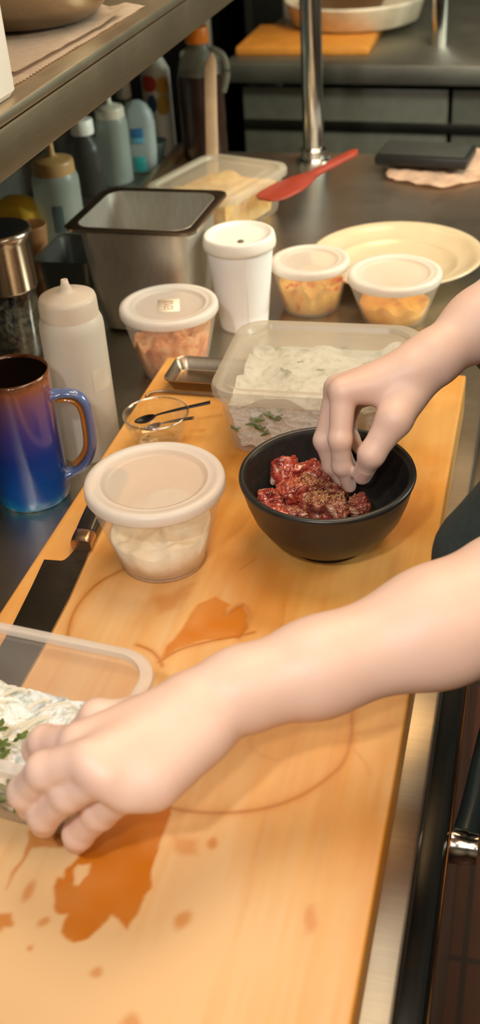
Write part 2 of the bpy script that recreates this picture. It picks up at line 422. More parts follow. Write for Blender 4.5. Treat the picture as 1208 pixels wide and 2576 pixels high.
# undercounter refrigerator whose black door lip and curved handle show past the table edge
fr = thing('undercounter_refrigerator', 'black undercounter refrigerator below the right edge of the prep table', 'refrigerator', (-.3, .6, FLOOR))
local(box('body', -.62, -.062, -.45, 1.75, FLOOR + .02, TOP - .045, BLACK_WALL, fr, .004), fr)
for y0, y1 in ((-.44, .92), (.93, 1.74)):
    d = local(box('door', -.060, -.021, y0, y1, FLOOR + .09, TOP - .055, plain('black_door_gloss', (.012, .013, .012), .28), fr, .005), fr)
    g = box('trim_edge', -.0205, -.0185, y0 + .01, y1 - .01, TOP - .085, TOP - .073, steel('door_trim', (.30, .17, .08), .3), fr, .0005)
    local(g, fr)
    ya = .56 if y0 < 0 else 1.66
    s = 1
    P = [(-.024, ya - .002, -.135), (-.010, ya + .004, -.134), (.002, ya + .035, -.133), (.012, ya + .10, -.132), (.016, ya + .20, -.132)] if y0 < 0 else None
    if P:
        h = tube('handle', [(-.010, .562, -.135), (-.004, .60, -.134), (.004, .68, -.133), (.013, .76, -.132), (.010, .84, -.133), (-.002, .885, -.134), (-.018, .90, -.135)], .0105, plain('handle_black', (.016, .022, .022), .3), fr, 18)
        local(h, fr)
        M = Matrix.Translation((0, .562, -.135)) @ Matrix.Rotation(PI / 2, 4, 'Y')
        k = lathe('handle_mount', [(0, -.022), (.013, -.022), (.014, -.018), (.014, -.006), (.0125, -.004), (.0125, .003), (0, .004)], CHROME, fr, 32, M=Matrix.Translation((-.001, .562, -.135)) @ Matrix.Rotation(PI / 2, 4, 'Y'))
        local(k, fr)

# post standing on the far corner of the table
p = thing('shelf_post', 'polished steel tube post standing on the far end of the prep table', 'post', (-.396, 1.951, TOP))
lathe('tube', [(.0, .004), (.0185, .004), (.0185, 1.7), (0, 1.7)], CHROME, p, 48)
lathe('foot_collar', [(0, 0), (.031, 0), (.031, .005), (.024, .008), (.0235, .022), (.0195, .026), (.019, .026)], CHROME, p, 48)

# overhead shelf
sh = thing('overhead_shelf', 'steel overhead shelf running above the left side of the prep table', 'shelf', (-.6, .9, .295))
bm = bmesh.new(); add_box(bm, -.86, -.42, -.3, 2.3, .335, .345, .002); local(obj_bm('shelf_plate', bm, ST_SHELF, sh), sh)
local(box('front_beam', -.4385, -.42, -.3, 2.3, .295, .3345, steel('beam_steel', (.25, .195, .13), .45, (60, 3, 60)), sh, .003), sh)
for y in (-.2, 2.22):
    local(box('bracket', -.86, -.44, y, y + .02, .30, .334, ST_DARK, sh, .002), sh)

# the cutting board, with the stains that mark it
def board():
    x0, x1, y0, y1 = -.396, -.058, .12, 1.078
    SH = {
    'puddle': [(-0.2457, 0.4074), (-0.2447, 0.3985), (-0.2446, 0.3923), (-0.2473, 0.3873), (-0.2489, 0.3817), (-0.2529, 0.38), (-0.2528, 0.374), (-0.2488, 0.3663), (-0.2442, 0.3606), (-0.2392, 0.3576), (-0.2347, 0.3577), (-0.2344, 0.3513), (-0.2328, 0.3453), (-0.2276, 0.3416), (-0.2231, 0.3395), (-0.2171, 0.3446), (-0.2137, 0.3493), (-0.212, 0.3544), (-0.2087, 0.3615), (-0.2026, 0.3612), (-0.1982, 0.3589), (-0.1946, 0.3549), (-0.1941, 0.3662), (-0.1939, 0.3744), (-0.1923, 0.3831), (-0.1906, 0.3868), (-0.1955, 0.3997), (-0.1954, 0.4158), (-0.1954, 0.4306), (-0.195, 0.4422), (-0.1997, 0.465), (-0.2207, 0.4691), (-0.2319, 0.4348)],
    'branch': [(-0.2835, 0.4129), (-0.2561, 0.4175), (-0.2568, 0.4033), (-0.2675, 0.4021), (-0.2746, 0.3997), (-0.2769, 0.3902), (-0.2791, 0.3773), (-0.2802, 0.3658), (-0.2813, 0.3768), (-0.2798, 0.3896), (-0.2797, 0.4024)],
    'drip': [(-0.28, 0.3483), (-0.2695, 0.3521), (-0.2633, 0.3469), (-0.2638, 0.3427), (-0.269, 0.3409), (-0.2697, 0.3359), (-0.2725, 0.3322)],
    'heart': [(-0.2498, 0.586), (-0.2451, 0.6127), (-0.2412, 0.6329), (-0.2372, 0.6539), (-0.2273, 0.6671), (-0.2114, 0.6584), (-0.2114, 0.6457), (-0.2024, 0.6626), (-0.193, 0.649), (-0.1915, 0.632), (-0.1948, 0.6194), (-0.2186, 0.6118), (-0.2376, 0.5989)],
    'patchI': [(-0.277, 0.6547), (-0.2645, 0.6648), (-0.2485, 0.681), (-0.252, 0.6462), (-0.2658, 0.6361)],
    'patchJ': [(-0.2346, 0.7197), (-0.2032, 0.7366), (-0.1678, 0.7031), (-0.1594, 0.633), (-0.1841, 0.6285), (-0.2108, 0.6689)],
    'patchK': [(-0.1876, 0.4257), (-0.1712, 0.428), (-0.1678, 0.416), (-0.1781, 0.4148), (-0.1847, 0.4162)],
    'patchL': [(-0.1294, 0.7549), (-0.0952, 0.8092), (-0.0686, 0.8262), (-0.0714, 0.7883), (-0.1007, 0.7481)]}
    HOLE = [(-0.2413, 0.3938), (-0.2352, 0.3942), (-0.2338, 0.3866), (-0.2346, 0.3786), (-0.2402, 0.3792), (-0.2416, 0.3867)]
    LN = [([(-0.3141, 0.688), (-0.329, 0.6671), (-0.3355, 0.6418), (-0.3353, 0.6187), (-0.3303, 0.5973)], .0012, .7),
    ([(-0.2715, 0.5974), (-0.2585, 0.5928), (-0.2485, 0.584), (-0.2446, 0.5779)], .0012, .7),
    ([(-0.2484, 0.5817), (-0.2372, 0.5976), (-0.2182, 0.6104), (-0.1953, 0.6217), (-0.1841, 0.6285)], .0012, .8),
    ([(-0.0953, 0.5609), (-0.0909, 0.5342), (-0.0922, 0.5096), (-0.1013, 0.4916), (-0.1165, 0.473), (-0.1375, 0.4587), (-0.1624, 0.4503), (-0.1861, 0.4473), (-0.2058, 0.4484)], .0015, .55),
    ([(-0.1599, 0.5287), (-0.1605, 0.5169), (-0.1546, 0.5067), (-0.1363, 0.501)], .002, .12),
    ([(-0.0923, 0.5346), (-0.0792, 0.5402), (-0.065, 0.5488)], .0025, .2),
    ([(-0.089, 0.5231), (-0.0774, 0.5106), (-0.0731, 0.5007)], .001, .15),
    ([(-0.2114, 0.6457), (-0.2024, 0.660), (-0.1935, 0.649), (-0.1918, 0.632), (-0.1948, 0.6194)], .0028, .45),
    ([(-0.1682, 0.6661), (-0.1649, 0.6466), (-0.1656, 0.6319)], .001, .3),
    ([(-0.215, 0.705), (-0.205, 0.722)], .0009, .5)]
    DR = [(-0.2657, 0.3679, .0035, .008), (-0.2466, 0.35, .003, .004), (-0.2471, 0.3318, .0022, .002), (-0.2052, 0.3254, .004, .004), (-0.1642, 0.3684, .0045, .007), (-0.1618, 0.4272, .003, .005), (-.174, .300, .006, .006), (-.09, .385, .004, .01)]
    h = .00125
    nx = int((x1 - x0) / h) + 1; ny = int((y1 - y0) / h) + 1
    r = .006
    xs = np.linspace(x0, x1, nx); ys = np.linspace(y0, y1, ny)
    X, Y = np.meshgrid(xs, ys, indexing='ij')
    def vnoise(x, y, s, seed):
        g = np.random.default_rng(seed).random((64, 64)); x = x * s % 63; y = y * s % 63
        i = x.astype(int); j = y.astype(int); u = x - i; v = y - j; u = u * u * (3 - 2 * u); v = v * v * (3 - 2 * v)
        return (g[i, j] * (1 - u) + g[(i + 1) % 64, j] * u) * (1 - v) + (g[i, (j + 1) % 64] * (1 - u) + g[(i + 1) % 64, (j + 1) % 64] * u) * v
    XX = X + .0042 * (vnoise(X, Y, 95, 1) - .5) + .0006 * (vnoise(X, Y, 300, 2) - .5); YY = Y + .0042 * (vnoise(X, Y, 95, 3) - .5) + .0006 * (vnoise(X, Y, 300, 4) - .5)
    def sdist(P):
        d = np.full(X.shape, 1.); ins = np.zeros(X.shape, bool); n = len(P)
        for i in range(n):
            ax, ay = P[i]; bx, by = P[(i + 1) % n]; dx, dy = bx - ax, by - ay
            t = np.clip(((XX - ax) * dx + (YY - ay) * dy) / (dx * dx + dy * dy + 1e-12), 0, 1)
            d = np.minimum(d, np.hypot(XX - ax - t * dx, YY - ay - t * dy))
            c = ((ay > YY) != (by > YY)) & (XX < (bx - ax) * (YY - ay) / (by - ay + 1e-12) + ax); ins ^= c
        return np.where(ins, -d, d)
    def sm(d, w): return np.clip(.5 - d / w, 0, 1)
    n1 = vnoise(X, Y, 60, 5)
    wet = sm(sdist(SH['puddle']), .0022) * (.84 + .16 * n1)
    wet *= 1 - sm(sdist(HOLE), .002)
    wet = np.maximum(wet, .75 * sm(sdist(SH['branch']), .0025)); wet = np.maximum(wet, .8 * sm(sdist(SH['drip']), .003))
    wet = np.maximum(wet, (.68 + .3 * n1) * sm(sdist(SH['heart']), .003))
    for k, a, w in (('patchI', .5, .008), ('patchJ', .42, .016), ('patchK', .45, .005), ('patchL', .5, .012)): wet = np.maximum(wet, a * sm(sdist(SH[k]), w))
    for cx, cy, rx, ry in DR: wet = np.maximum(wet, .6 * np.clip(1.6 - 1.2 * np.hypot((XX - cx) / rx, (YY - cy) / ry), 0, 1))
    dark = np.zeros(X.shape)
    for L, w, a in LN:
        Q = spline([(p[0], p[1], 0) for p in L], 5); d = np.full(X.shape, 1.)
        for u, v in zip(Q, Q[1:]):
            dx, dy = v.x - u.x, v.y - u.y; t = np.clip(((X - u.x) * dx + (Y - u.y) * dy) / (dx * dx + dy * dy + 1e-12), 0, 1)
            d = np.minimum(d, np.hypot(X - u.x - t * dx, Y - u.y - t * dy))
        dark = np.maximum(dark, a * np.exp(-(d / w) ** 2) * (.7 + .3 * n1)); wet = np.maximum(wet, .5 * a * np.exp(-(d / (w * 3)) ** 2))
    # pale wear, plus flash brightness painted into the near left wood
    worn_flashlit = .95 * np.clip(1.5 - np.hypot((X + .29) / .17, (Y - .33) / .17), 0, 1) + .45 * np.clip((.78 - Y) / .3, 0, 1) + .40 * np.clip(1.4 - np.hypot((X + .27) / .08, (Y - .64) / .09), 0, 1)
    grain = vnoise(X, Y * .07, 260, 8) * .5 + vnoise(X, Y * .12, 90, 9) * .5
    worn_flashlit = np.clip(worn_flashlit * (.45 + 1.0 * grain) * (.7 + .5 * vnoise(X, Y, 22, 11)), 0, .95)
    Z = np.zeros(X.shape)
    V = np.stack([X, Y, Z], -1).reshape(-1, 3)
    i, j = np.meshgrid(np.arange(nx - 1), np.arange(ny - 1), indexing='ij'); a = (i * ny + j).ravel()
    Q = np.stack([a, a + ny, a + ny + 1, a + 1], 1)
    # sides: a rounded lip all round
    per = [(i_, 0) for i_ in range(nx)] + [(nx - 1, j_) for j_ in range(1, ny)] + [(i_, ny - 1) for i_ in range(nx - 2, -1, -1)] + [(0, j_) for j_ in range(ny - 2, 0, -1)]
    ids = np.array([q[0] * ny + q[1] for q in per]); m = len(ids)
    nr = np.zeros((m, 2)); P2 = V[ids][:, :2]
    cx, cy = (x0 + x1) / 2, (y0 + y1) / 2
    for q, (ii, jj) in enumerate(per):
        nr[q] = ((-1 if ii == 0 else 1 if ii == nx - 1 else 0), (-1 if jj == 0 else 1 if jj == ny - 1 else 0))
    nr /= np.maximum(np.linalg.norm(nr, axis=1, keepdims=True), 1)
    VV = [V]; prev = ids; base = len(V); QQ = [Q]
    for off, z in ((.0012, -.0006), (.002, -.0022), (.002, -.042), (.0005, TOP + .0001)):
        VV.append(np.column_stack([P2 + nr * off, np.full(m, z)])); cur = base + np.arange(m); base += m
        QQ.append(np.stack([prev, cur, np.roll(cur, -1), np.roll(prev, -1)], 1)); prev = cur
    V = np.concatenate(VV); Q = np.concatenate(QQ)
    me = bpy.data.meshes.new('cutting_board'); me.from_pydata(V.tolist(), [], Q.tolist() + [prev[::-1].tolist()])
    col = np.zeros((len(V), 4), np.float32); col[:, 3] = 1
    col[:nx * ny, 0] = wet.ravel(); col[:nx * ny, 1] = np.clip(dark, 0, 1).ravel(); col[:nx * ny, 2] = worn_flashlit.ravel()
    at = me.attributes.new('stain', 'FLOAT_COLOR', 'POINT'); at.data.foreach_set('color', col.ravel())
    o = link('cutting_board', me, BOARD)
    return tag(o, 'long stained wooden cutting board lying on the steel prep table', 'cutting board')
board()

# ------------------------------------------------------------------ round deli containers
def deli(loc, H, R, Rb, label, rz=0, sticker=False):
    t = thing('deli_container', label, 'container', loc, rz, 'round lidded deli containers')
    w = .0009; hl = H - .004
    prof = [(0, .0025), (Rb * .9, .0025), (Rb * .93, 0), (Rb - .001, .0), (Rb, .002)] + [(Rb + (R - .0045 - Rb) * (k / 6), .002 + (hl - .016) * k / 6) for k in range(1, 7)] + [(R - .0035, hl - .012), (R - .0035, hl)]
    lathe('tub', prof, TUB, t, 96, sharp=0)
    lathe('lid', [(0, H - .0035), (R - .020, H - .0035), (R - .0165, H - .0030), (R - .0155, H - .0008), (R - .0135, H - .0005)], LID, t, 96, sharp=0)
    lathe('lid_rim', [(R - .0138, H - .0006), (R - .009, H - .0005), (R - .008, H + .0005), (R - .004, H + .0008), (R - .0008, H - .0004), (R, H - .003), (R + .0002, H - .0085), (R - .0006, H - .0098), (R - .0028, H - .0095), (R - .003, H - .003)], LIDRIM, t, 96, sharp=0)
    return t
c = deli((-.285, .711, 0), .082, .0589, .0385, 'largest round deli container, half full of pale cream, on the board beside the knife')
tag(lumps('cream_sauce', lambda x, y: .032 + .10 * x + .12 * y, .0435, speck_mat('cream', (.85, .72, .50), (.92, .82, .62), (.95, .88, .72), 40, .45, .3), None, .006, 42, rb=.0365, loc=(-.285, .711, .0032), base=0), 'pale cream coloured spread inside the frontmost round deli container', 'food', kind='stuff')
c = deli((-.410, 1.137, TOP), .086, .0589, .0395, 'round deli container of shredded orange filling with a small paper label on its lid')
st = box('sticker', -.013, .013, -.018, .018, .0826, .0829, plain('paper_label', (.86, .74, .56), .7), c, M=Matrix.Rotation(.30, 4, 'Z'))
# the two pencilled marks on the label
bm = bmesh.new()
for pts in ([(-.006, .010), (.005, .011), (.0045, .004), (-.005, .003)], [(-.004, -.011), (-.005, -.002), (.005, -.003), (.0045, -.011), (-.001, -.010), (-.001, -.006)]):
    add_tube(bm, spline([(x, y, .0830) for x, y in pts], 1), .0007, 6)
bmesh.ops.transform(bm, matrix=Matrix.Rotation(.30, 4, 'Z'), verts=bm.verts[:])
mk = obj_bm('label_marks', bm, plain('label_ink', (.30, .15, .08), .7), st)
tag(lumps('shredded_filling', lambda x, y: .046 + .2 * x, .0475, speck_mat('carrot', (.62, .20, .05), (.82, .34, .11), (.85, .48, .22), 60, .5, .8), None, .010, 70, rb=.0375, loc=(-.410, 1.137, TOP + .0032)), 'orange shredded filling inside the container with the paper label', 'food', kind='stuff')
c = deli((-.279, 1.334, TOP), .067, .0519, .038, 'round deli container of red and yellow pickles beside the white paper cup')
tag(lumps('chopped_pickles', lambda x, y: .034, .0425, speck_mat('pickle', (.72, .05, .008), (.88, .33, .03), (.92, .58, .14), 34, .3, .6, (.34, .44)), None, .012, 50, rb=.0355, loc=(-.279, 1.334, TOP + .0032)), 'red and yellow chopped pickles inside the container beside the paper cup', 'food', kind='stuff')
c = deli((-.165, 1.31, TOP), .064, .0598, .0396, 'round deli container holding bright yellow filling in front of the oval plate')
tag(lumps('yellow_filling', lambda x, y: .026 - .12 * abs(x), .0445, speck_mat('yellow_food', (.82, .33, .008), (.88, .40, .015), (.92, .50, .05), 25, .4, .4), None, .008, 45, rb=.0365, loc=(-.165, 1.31, TOP + .0032)), 'bright yellow filling inside the rightmost deli container', 'food', kind='stuff')

# white paper cup with plastic lid
cp = thing('paper_cup', 'tall white paper cup with a white plastic lid behind the deli containers', 'cup', (-.355, 1.269, TOP))
lathe('cup_body', [(0, .005), (.028, .005), (.029, 0), (.0305, 0), (.0312, .003)] + [(.0312 + .0115 * k / 5, .003 + .110 * k / 5) for k in range(6)] + [(.0425, .114)], PAPER, cp, 72, sharp=0)
ld = lathe('cup_lid', [(.0430, .107), (.0455, .108), (.0462, .112), (.0455, .118), (.0448, .121), (.044, .1235), (.0425, .1245), (.0395, .124), (.0380, .1215), (.030, .1212), (0, .1212)], WHITE_PL, cp, 72, sharp=0)
lathe('sip_hole', [(0, .0016), (.0035, .0016), (.0045, 0), (.0, 0)], plain('sip_hole_dark', (.12, .09, .06), .7), ld, 20, c=(.008, -.022, .1211))
bm = bmesh.new()
add_box(bm, -.0006, .0006, -.0002, .0006, 0, .1)
seam = obj_bm('cup_seam', bm, plain('paper_seam', (.62, .58, .52), .7), cp)
seam.matrix_local = Matrix.Translation((.0312 * math.cos(-1.15) + .0001, .0312 * math.sin(-1.15), .006)) @ Matrix.Rotation(.105, 4, Vector((math.cos(-1.15 + PI / 2), math.sin(-1.15 + PI / 2), 0)))

# oval plate
pl = lathe('oval_plate', [(0, .006), (.062, .006), (.066, .0), (.069, 0), (.07, .004), (.085, .010), (.108, .021), (.1195, .0255), (.1215, .0265), (.1205, .0285), (.117, .0285), (.107, .0245), (.088, .0150), (.0865, .0155), (.083, .0125), (.068, .0085), (0, .0082)], CREAM, None, 120, (-.183, 1.463, TOP), sharp=0)
tag(pl, 'large cream coloured plate with a raised rim behind the yellow container', 'plate')

# black bowl
bw = lathe('stoneware_bowl', [(0, .004), (.030, .004), (.0315, 0), (.034, 0), (.0345, .003), (.0355, .006), (.046, .012), (.056, .022), (.064, .035), (.0692, .050), (.0722, .063), (.0738, .067), (.0745, .0695), (.0738, .0715), (.0715, .0722), (.0692, .0712), (.0675, .067), (.0650, .055), (.060, .040), (.0515, .026), (.040, .0165), (.022, .0115), (0, .0105)], CHARCOAL, None, 120, (-.149, .759, 0), sharp=0)
tag(bw, 'black stoneware bowl holding the raw meat on the board', 'bowl')

# meat cubes
def chunk(seed, s, elong=1.0):
    bm = bmesh.new(); bmesh.ops.create_icosphere(bm, subdivisions=5, radius=1)
    off = Vector((seed * 7.3, seed * 3.1, seed * 1.7))
    for v in bm.verts:
        n = v.co.normalized(); q = max(abs(n.x), abs(n.y), abs(n.z))
        c = n * (1 / q) ; p = n.lerp(c, .62) * .76
        d = 1 + .30 * mnoise.noise(n * 1.2 + off) + .10 * mnoise.noise(n * 3.1 + off)
        rid = abs(mnoise.noise(n * 2.3 - off)); d -= .16 * max(0, .12 - rid) / .12
        v.co = Vector((p.x * elong, p.y, p.z * .85)) * d * s
    return bm
meats = [  # x, y, z, size, rotation, label
 (-.1885, .7830, .0520, .0180, 'large upright fatty cube of red meat at the back left of the bowl'),
 (-.1680, .7890, .0500, .0140, 'rounded red meat piece with a white rind behind the middle of the pile'),
 (-.1965, .7500, .0430, .0140, 'marbled meat piece lying against the left wall of the bowl'),
 (-.1785, .7600, .0480, .0150, 'deep red lean meat piece in the centre left of the pile'),
 (-.1890, .7340, .0370, .0120, 'small fatty meat piece at the front left of the pile'),
 (-.1660, .7670, .0500, .0120, 'ragged pink meat piece dusted with spice in the middle of the bowl'),
 (-.1560, .7480, .0430, .0140, 'brown spice coated meat piece at the front centre of the pile'),
 (-.1390, .7480, .0430, .0130, 'dark purple meat piece below the pinching fingertips'),
 (-.1215, .7560, .0420, .0120, 'pale glossy meat piece at the right end of the pile'),
 (-.1440, .7740, .0420, .0130, 'peppered meat piece just behind the fingertips'),
 (-.1720, .7380, .0370, .0120, 'seasoned meat piece at the front rim of the pile'),
 (-.1560, .7830, .0420, .0120, 'dark meat piece at the back beside the finger'),
]
mo = []
for i, (x, y, z, s, lb) in enumerate(meats):
    o = obj_bm('meat_cube', chunk(i + 1, s, 1.08), MEAT2 if i in (5, 6, 7, 8, 9, 10, 11) else MEAT, None, True, (x, y, z), 0)
    o.rotation_euler = (random.uniform(-.4, .4), random.uniform(-.4, .4), random.uniform(0, 6))
    mo.append(tag(o, lb, 'meat', 'raw meat cubes in the black bowl'))
base = obj_bm('meat_scraps', chunk(31, .030, 1.25), MEAT, None, True, (-.160, .758, .0300), 0); base.scale = (1.05, .95, .55)
tag(base, 'lower layer of meat under the cubes at the bottom of the bowl', 'meat', kind='stuff'); mo.append(base)
# ground spice sprinkled over the pile
bpy.context.view_layer.update()
trees = []
for o in mo:
    bm = bmesh.new(); bm.from_mesh(o.data); bm.transform(o.matrix_world); trees.append(BVHTree.FromBMesh(bm)); bm.free()
def drop(x, y):
    best = None
    for tr in trees:
        h = tr.ray_cast(Vector((x, y, .2)), Vector((0, 0, -1)))
        if h[0] is not None and (best is None or h[0].z > best.z): best = h[0]
    return best
bm = bmesh.new()
for k in range(1500):
    u = rng.random()
    if u < .8: x, y = -.152 + rng.normal() * .016, .754 + rng.normal() * .013
    else: x, y = -.165 + rng.normal() * .028, .765 + rng.normal() * .018
    q = drop(x, y)
    if q is None: continue
    s = rng.uniform(.0002, .00065); vs = bmesh.ops.create_icosphere(bm, subdivisions=1, radius=s)['verts']
    bmesh.ops.translate(bm, vec=q + Vector((0, 0, s * .3)), verts=vs)
tag(obj_bm('ground_spice', bm, speck_mat('spice', (.20, .10, .03), (.45, .26, .08), (.72, .52, .26), 700, .7, .1), None, False), 'ground brown and yellow spice sprinkled over the raw meat', 'spice', kind='stuff')

# ------------------------------------------------------------------ rectangular tubs
def rect_tub(name, loc, hx, hy, H, rz, label, cat='container', lid=True, taper=.012, group=None, mat=None):
    t = thing(name, label, cat, loc, rz, group)
    loft('tub', [(hx - taper - .004, hy - taper - .004, .018, 0.0004), (hx - taper, hy - taper, .020, .004), (hx - taper * .45, hy - taper * .45, .023, H * .55), (hx - .003, hy - .003, .026, H - .010), (hx - .001, hy - .001, .027, H - .009), (hx, hy, .027, H - .002), (hx - .001, hy - .001, .027, H), (hx - .004, hy - .004, .025, H), (hx - .005, hy - .005, .024, H - .003)], mat or TUB2, t, cap0=True, n=10)
    if lid:
        loft('lid', [(hx + .004, hy + .004, .031, H - .009), (hx + .0045, hy + .0045, .031, H - .001), (hx + .003, hy + .003, .030, H + .003), (hx - .002, hy - .002, .028, H + .0045), (hx - .007, hy - .007, .025, H + .0035), (hx - .010, hy - .010, .023, H - .001), (hx - .020, hy - .020, .018, H - .001), (hx - .023, hy - .023, .017, H + .001), (hx - .028, hy - .028, .015, H + .001), ], LID2, t, cap1=True, n=12)
    else:
        loft('tub_rim', [(hx - .0045, hy - .0045, .0245, H - .004), (hx - .004, hy - .004, .025, H + .0008), (hx + .0005, hy + .0005, .0275, H + .0010), (hx + .0035, hy + .0035, .030, H - .001), (hx + .0038, hy + .0038, .030, H - .006), (hx + .001, hy + .001, .028, H - .0065)], frosted('tub_rim_plastic', (.90, .88, .84), .55), t, n=12)
    return t
def crumple(name, hx, hy, z0, z1, mat, label, loc, rz, seed=0, amp=.012, cat='food', top=None):
    """loose crumpled filling: a rounded block with folded, torn-looking faces"""
    bm = bmesh.new(); n = 46
    vs = []
    r = bmesh.ops.create_cube(bm, size=2); bmesh.ops.subdivide_edges(bm, edges=bm.edges[:], cuts=n, use_grid_fill=True)
    hz = (z1 - z0) / 2; S = Vector((seed * 3.7, seed, 0))
    for v in bm.verts:
        p = v.co.copy(); up = p.z
        f = 1 - .13 * (1 - up) / 2
        q = Vector((p.x * hx * f, p.y * hy * f, z0 + hz + p.z * hz))
        a = abs(mnoise.noise(q * 55 + S)) + .6 * abs(mnoise.noise(q * 130 + S))
        nrm = Vector((p.x ** 7, p.y ** 7, p.z ** 7 * .8)); 
        if nrm.length > 0: nrm.normalize()
        q -= nrm * a * amp * .3
        if up > .9: q.z += amp * 1.3 * mnoise.noise(q * 28 + S) + (top(q.x, q.y) if top else 0)
        q.z = max(q.z, .0022); v.co = q
    o = obj_bm(name, bm, mat, None, True, loc, 50); o.rotation_euler.z = rz
    return tag(o, label, cat, kind='stuff')
SHRED = speck_mat('glossy_white_shreds', (.62, .68, .60), (.88, .90, .86), (.96, .97, .95), 110, .10, .9)
HERB = plain('herb_green', (.20, .27, .07), .5, var=.4, scale=90)
def sprigs(name, spots, label, loc, rz, size=.009):
    bm = bmesh.new()
    for x, y, z in spots:
        nl = 5; s = size * random.uniform(.7, 1.2)
        a0 = random.uniform(0, 6)
        for k in range(nl):
            a = a0 + k * 2 * PI / nl; tilt = random.uniform(-.5, .5)
            v = []
            for (u, w) in ((0, 0), (.35, .28), (.7, .30), (1, 0), (.7, -.30), (.35, -.28)):
                lx = math.cos(a) * u * s - math.sin(a) * w * s; ly = math.sin(a) * u * s + math.cos(a) * w * s
                v.append(bm.verts.new((x + lx, y + ly, z + tilt * u * s + .12 * s * (1 - abs(w) * 3))))
            bm.faces.new(v)
    bmesh.ops.solidify(bm, geom=bm.faces[:], thickness=.0004)
    o = obj_bm(name, bm, HERB, None, True, loc); o.rotation_euler.z = rz
    return tag(o, label, 'herbs', kind='stuff')
rect_tub('plastic_tub', (-.1925, .953, 0), .0925, .078, .073, .03, 'clear rectangular tub with a lid, full of white shreds, standing behind the black bowl', group=None)
crumple('shredded_vegetables', .078, .066, .003, .058, SHRED, 'glossy white shredded vegetables inside the lidded tub behind the bowl', (-.195, .953, 0), .03, 1)
sprigs('green_herbs', [(-.045, -.0725, .045), (-.036, -.0725, .050), (-.052, -.0715, .040), (-.044, -.071, .034), (-.070, -.068, .030), (-.030, -.0725, .046), (-.025, -.0725, .050), (-.040, -.0715, .029), (-.03, -.010, .064), (.004, -.004, .065), (-.018, .008, .066), (.05, .01, .064), (-.05, .045, .063), (.02, .05, .064)], 'green herb leaves among the white shreds in the lidded tub', (-.195, .953, 0), .03, .0062)
# tub in the left foreground, held by the left hand
rect_tub('open_tub', (-.318, .462, 0), .096, .058, .074, -.10, 'clear open rectangular tub gripped by the hand in the left foreground', lid=False)
crumple('shredded_greens', .080, .044, .003, .034, SHRED, 'white shreds lying in the open tub in the left foreground', (-.318, .462, 0), -.10, 5, .012, top=lambda x, y: -.25 * max(0, x - .02) - .1 * y)
sprigs('herb_sprigs', [(.012, -.018, .044), (.022, -.010, .045), (.005, -.010, .047), (.016, -.026, .042), (.026, -.0445, .026), (.018, -.0455, .020), (.036, -.0445, .022), (.030, -.0440, .032), (-.035, -.02, .046), (.046, -.0435, .018), (-.05, .01, .047)], 'green herb sprigs on the shreds in the open foreground tub', (-.318, .462, 0), -.10, .0085)
bm = bmesh.new()
for k in range(26):
    x, y = random.uniform(-.03, .062), random.uniform(-.012, .036); a = random.uniform(.1, .9); L = random.uniform(.012, .024); z = random.uniform(.029, .034) - .22 * max(0, x - .02)
    P = [(x + math.cos(a) * L * (u - .5), y + math.sin(a) * L * (u - .5) + .004 * math.sin(u * 3), z + .0015 * math.sin(u * PI)) for u in (0, .25, .5, .75, 1)]
    add_tube(bm, P, .0015, 7)
o = obj_bm('bean_sprouts', bm, frosted('sprout_white', (.93, .90, .78), .7), None, True, (-.318, .462, 0)); o.rotation_euler.z = -.10
tag(o, 'pale thin bean sprouts strewn on top in the open foreground tub', 'food', kind='stuff')

# far tub with yellow content
rect_tub('yellow_food_tub', (-.487, 1.640, TOP), .078, .092, .070, -.32, 'rectangular lidded tub of yellow food beside the red spatula', taper=.012, mat=TUB)
crumple('yellow_food', .062, .076, .003, .052, speck_mat('mango', (.75, .36, .04), (.88, .54, .12), (.90, .68, .30), 40, .4, .5), 'chunky yellow food inside the lidded tub beside the spatula', (-.487, 1.640, TOP), -.32, 8, .008)

# ------------------------------------------------------------------ knife
kn = thing('chef_knife', 'large kitchen knife lying on the left edge of the board', 'knife', (-.366, .72, .0))
def flat(name, pts, z0, z1, mat, parent, edge=None, loc=(0, 0, 0)):
    bm = bmesh.new()
    lo = [bm.verts.new((x, y, z0)) for x, y in pts]; hi = [bm.verts.new((x, y, z1 if not edge else edge(x, y))) for x, y in pts]
    bm.faces.new(hi); bm.faces.new(lo[::-1]); n = len(pts)
    for i in range(n): bm.faces.new((lo[i], lo[(i + 1) % n], hi[(i + 1) % n], hi[i]))
    bmesh.ops.triangulate(bm, faces=[f for f in bm.faces if len(f.verts) > 4])
    return obj_bm(name, bm, mat, parent, True, loc, 20)
KX, KY = -.366, .72
bl = [(-.3870, .6860), (-.3715, .6868), (-.3690, .6885), (-.3672, .6935), (-.3655, .7040), (-.3635, .7160), (-.3535, .7160), (-.3500, .690), (-.3455, .640), (-.3435, .590), (-.3430, .53), (-.350, .49), (-.362, .465), (-.3720, .462), (-.3765, .55), (-.3785, .600), (-.3830, .650)]
flat('blade', [(x - KX, y - KY) for x, y in bl], .0008, .0028, steel('blade_steel', (.30, .27, .23), .22, (4, 60, 4), .03), kn)
M = Matrix.Rotation(-.10, 4, 'Z')
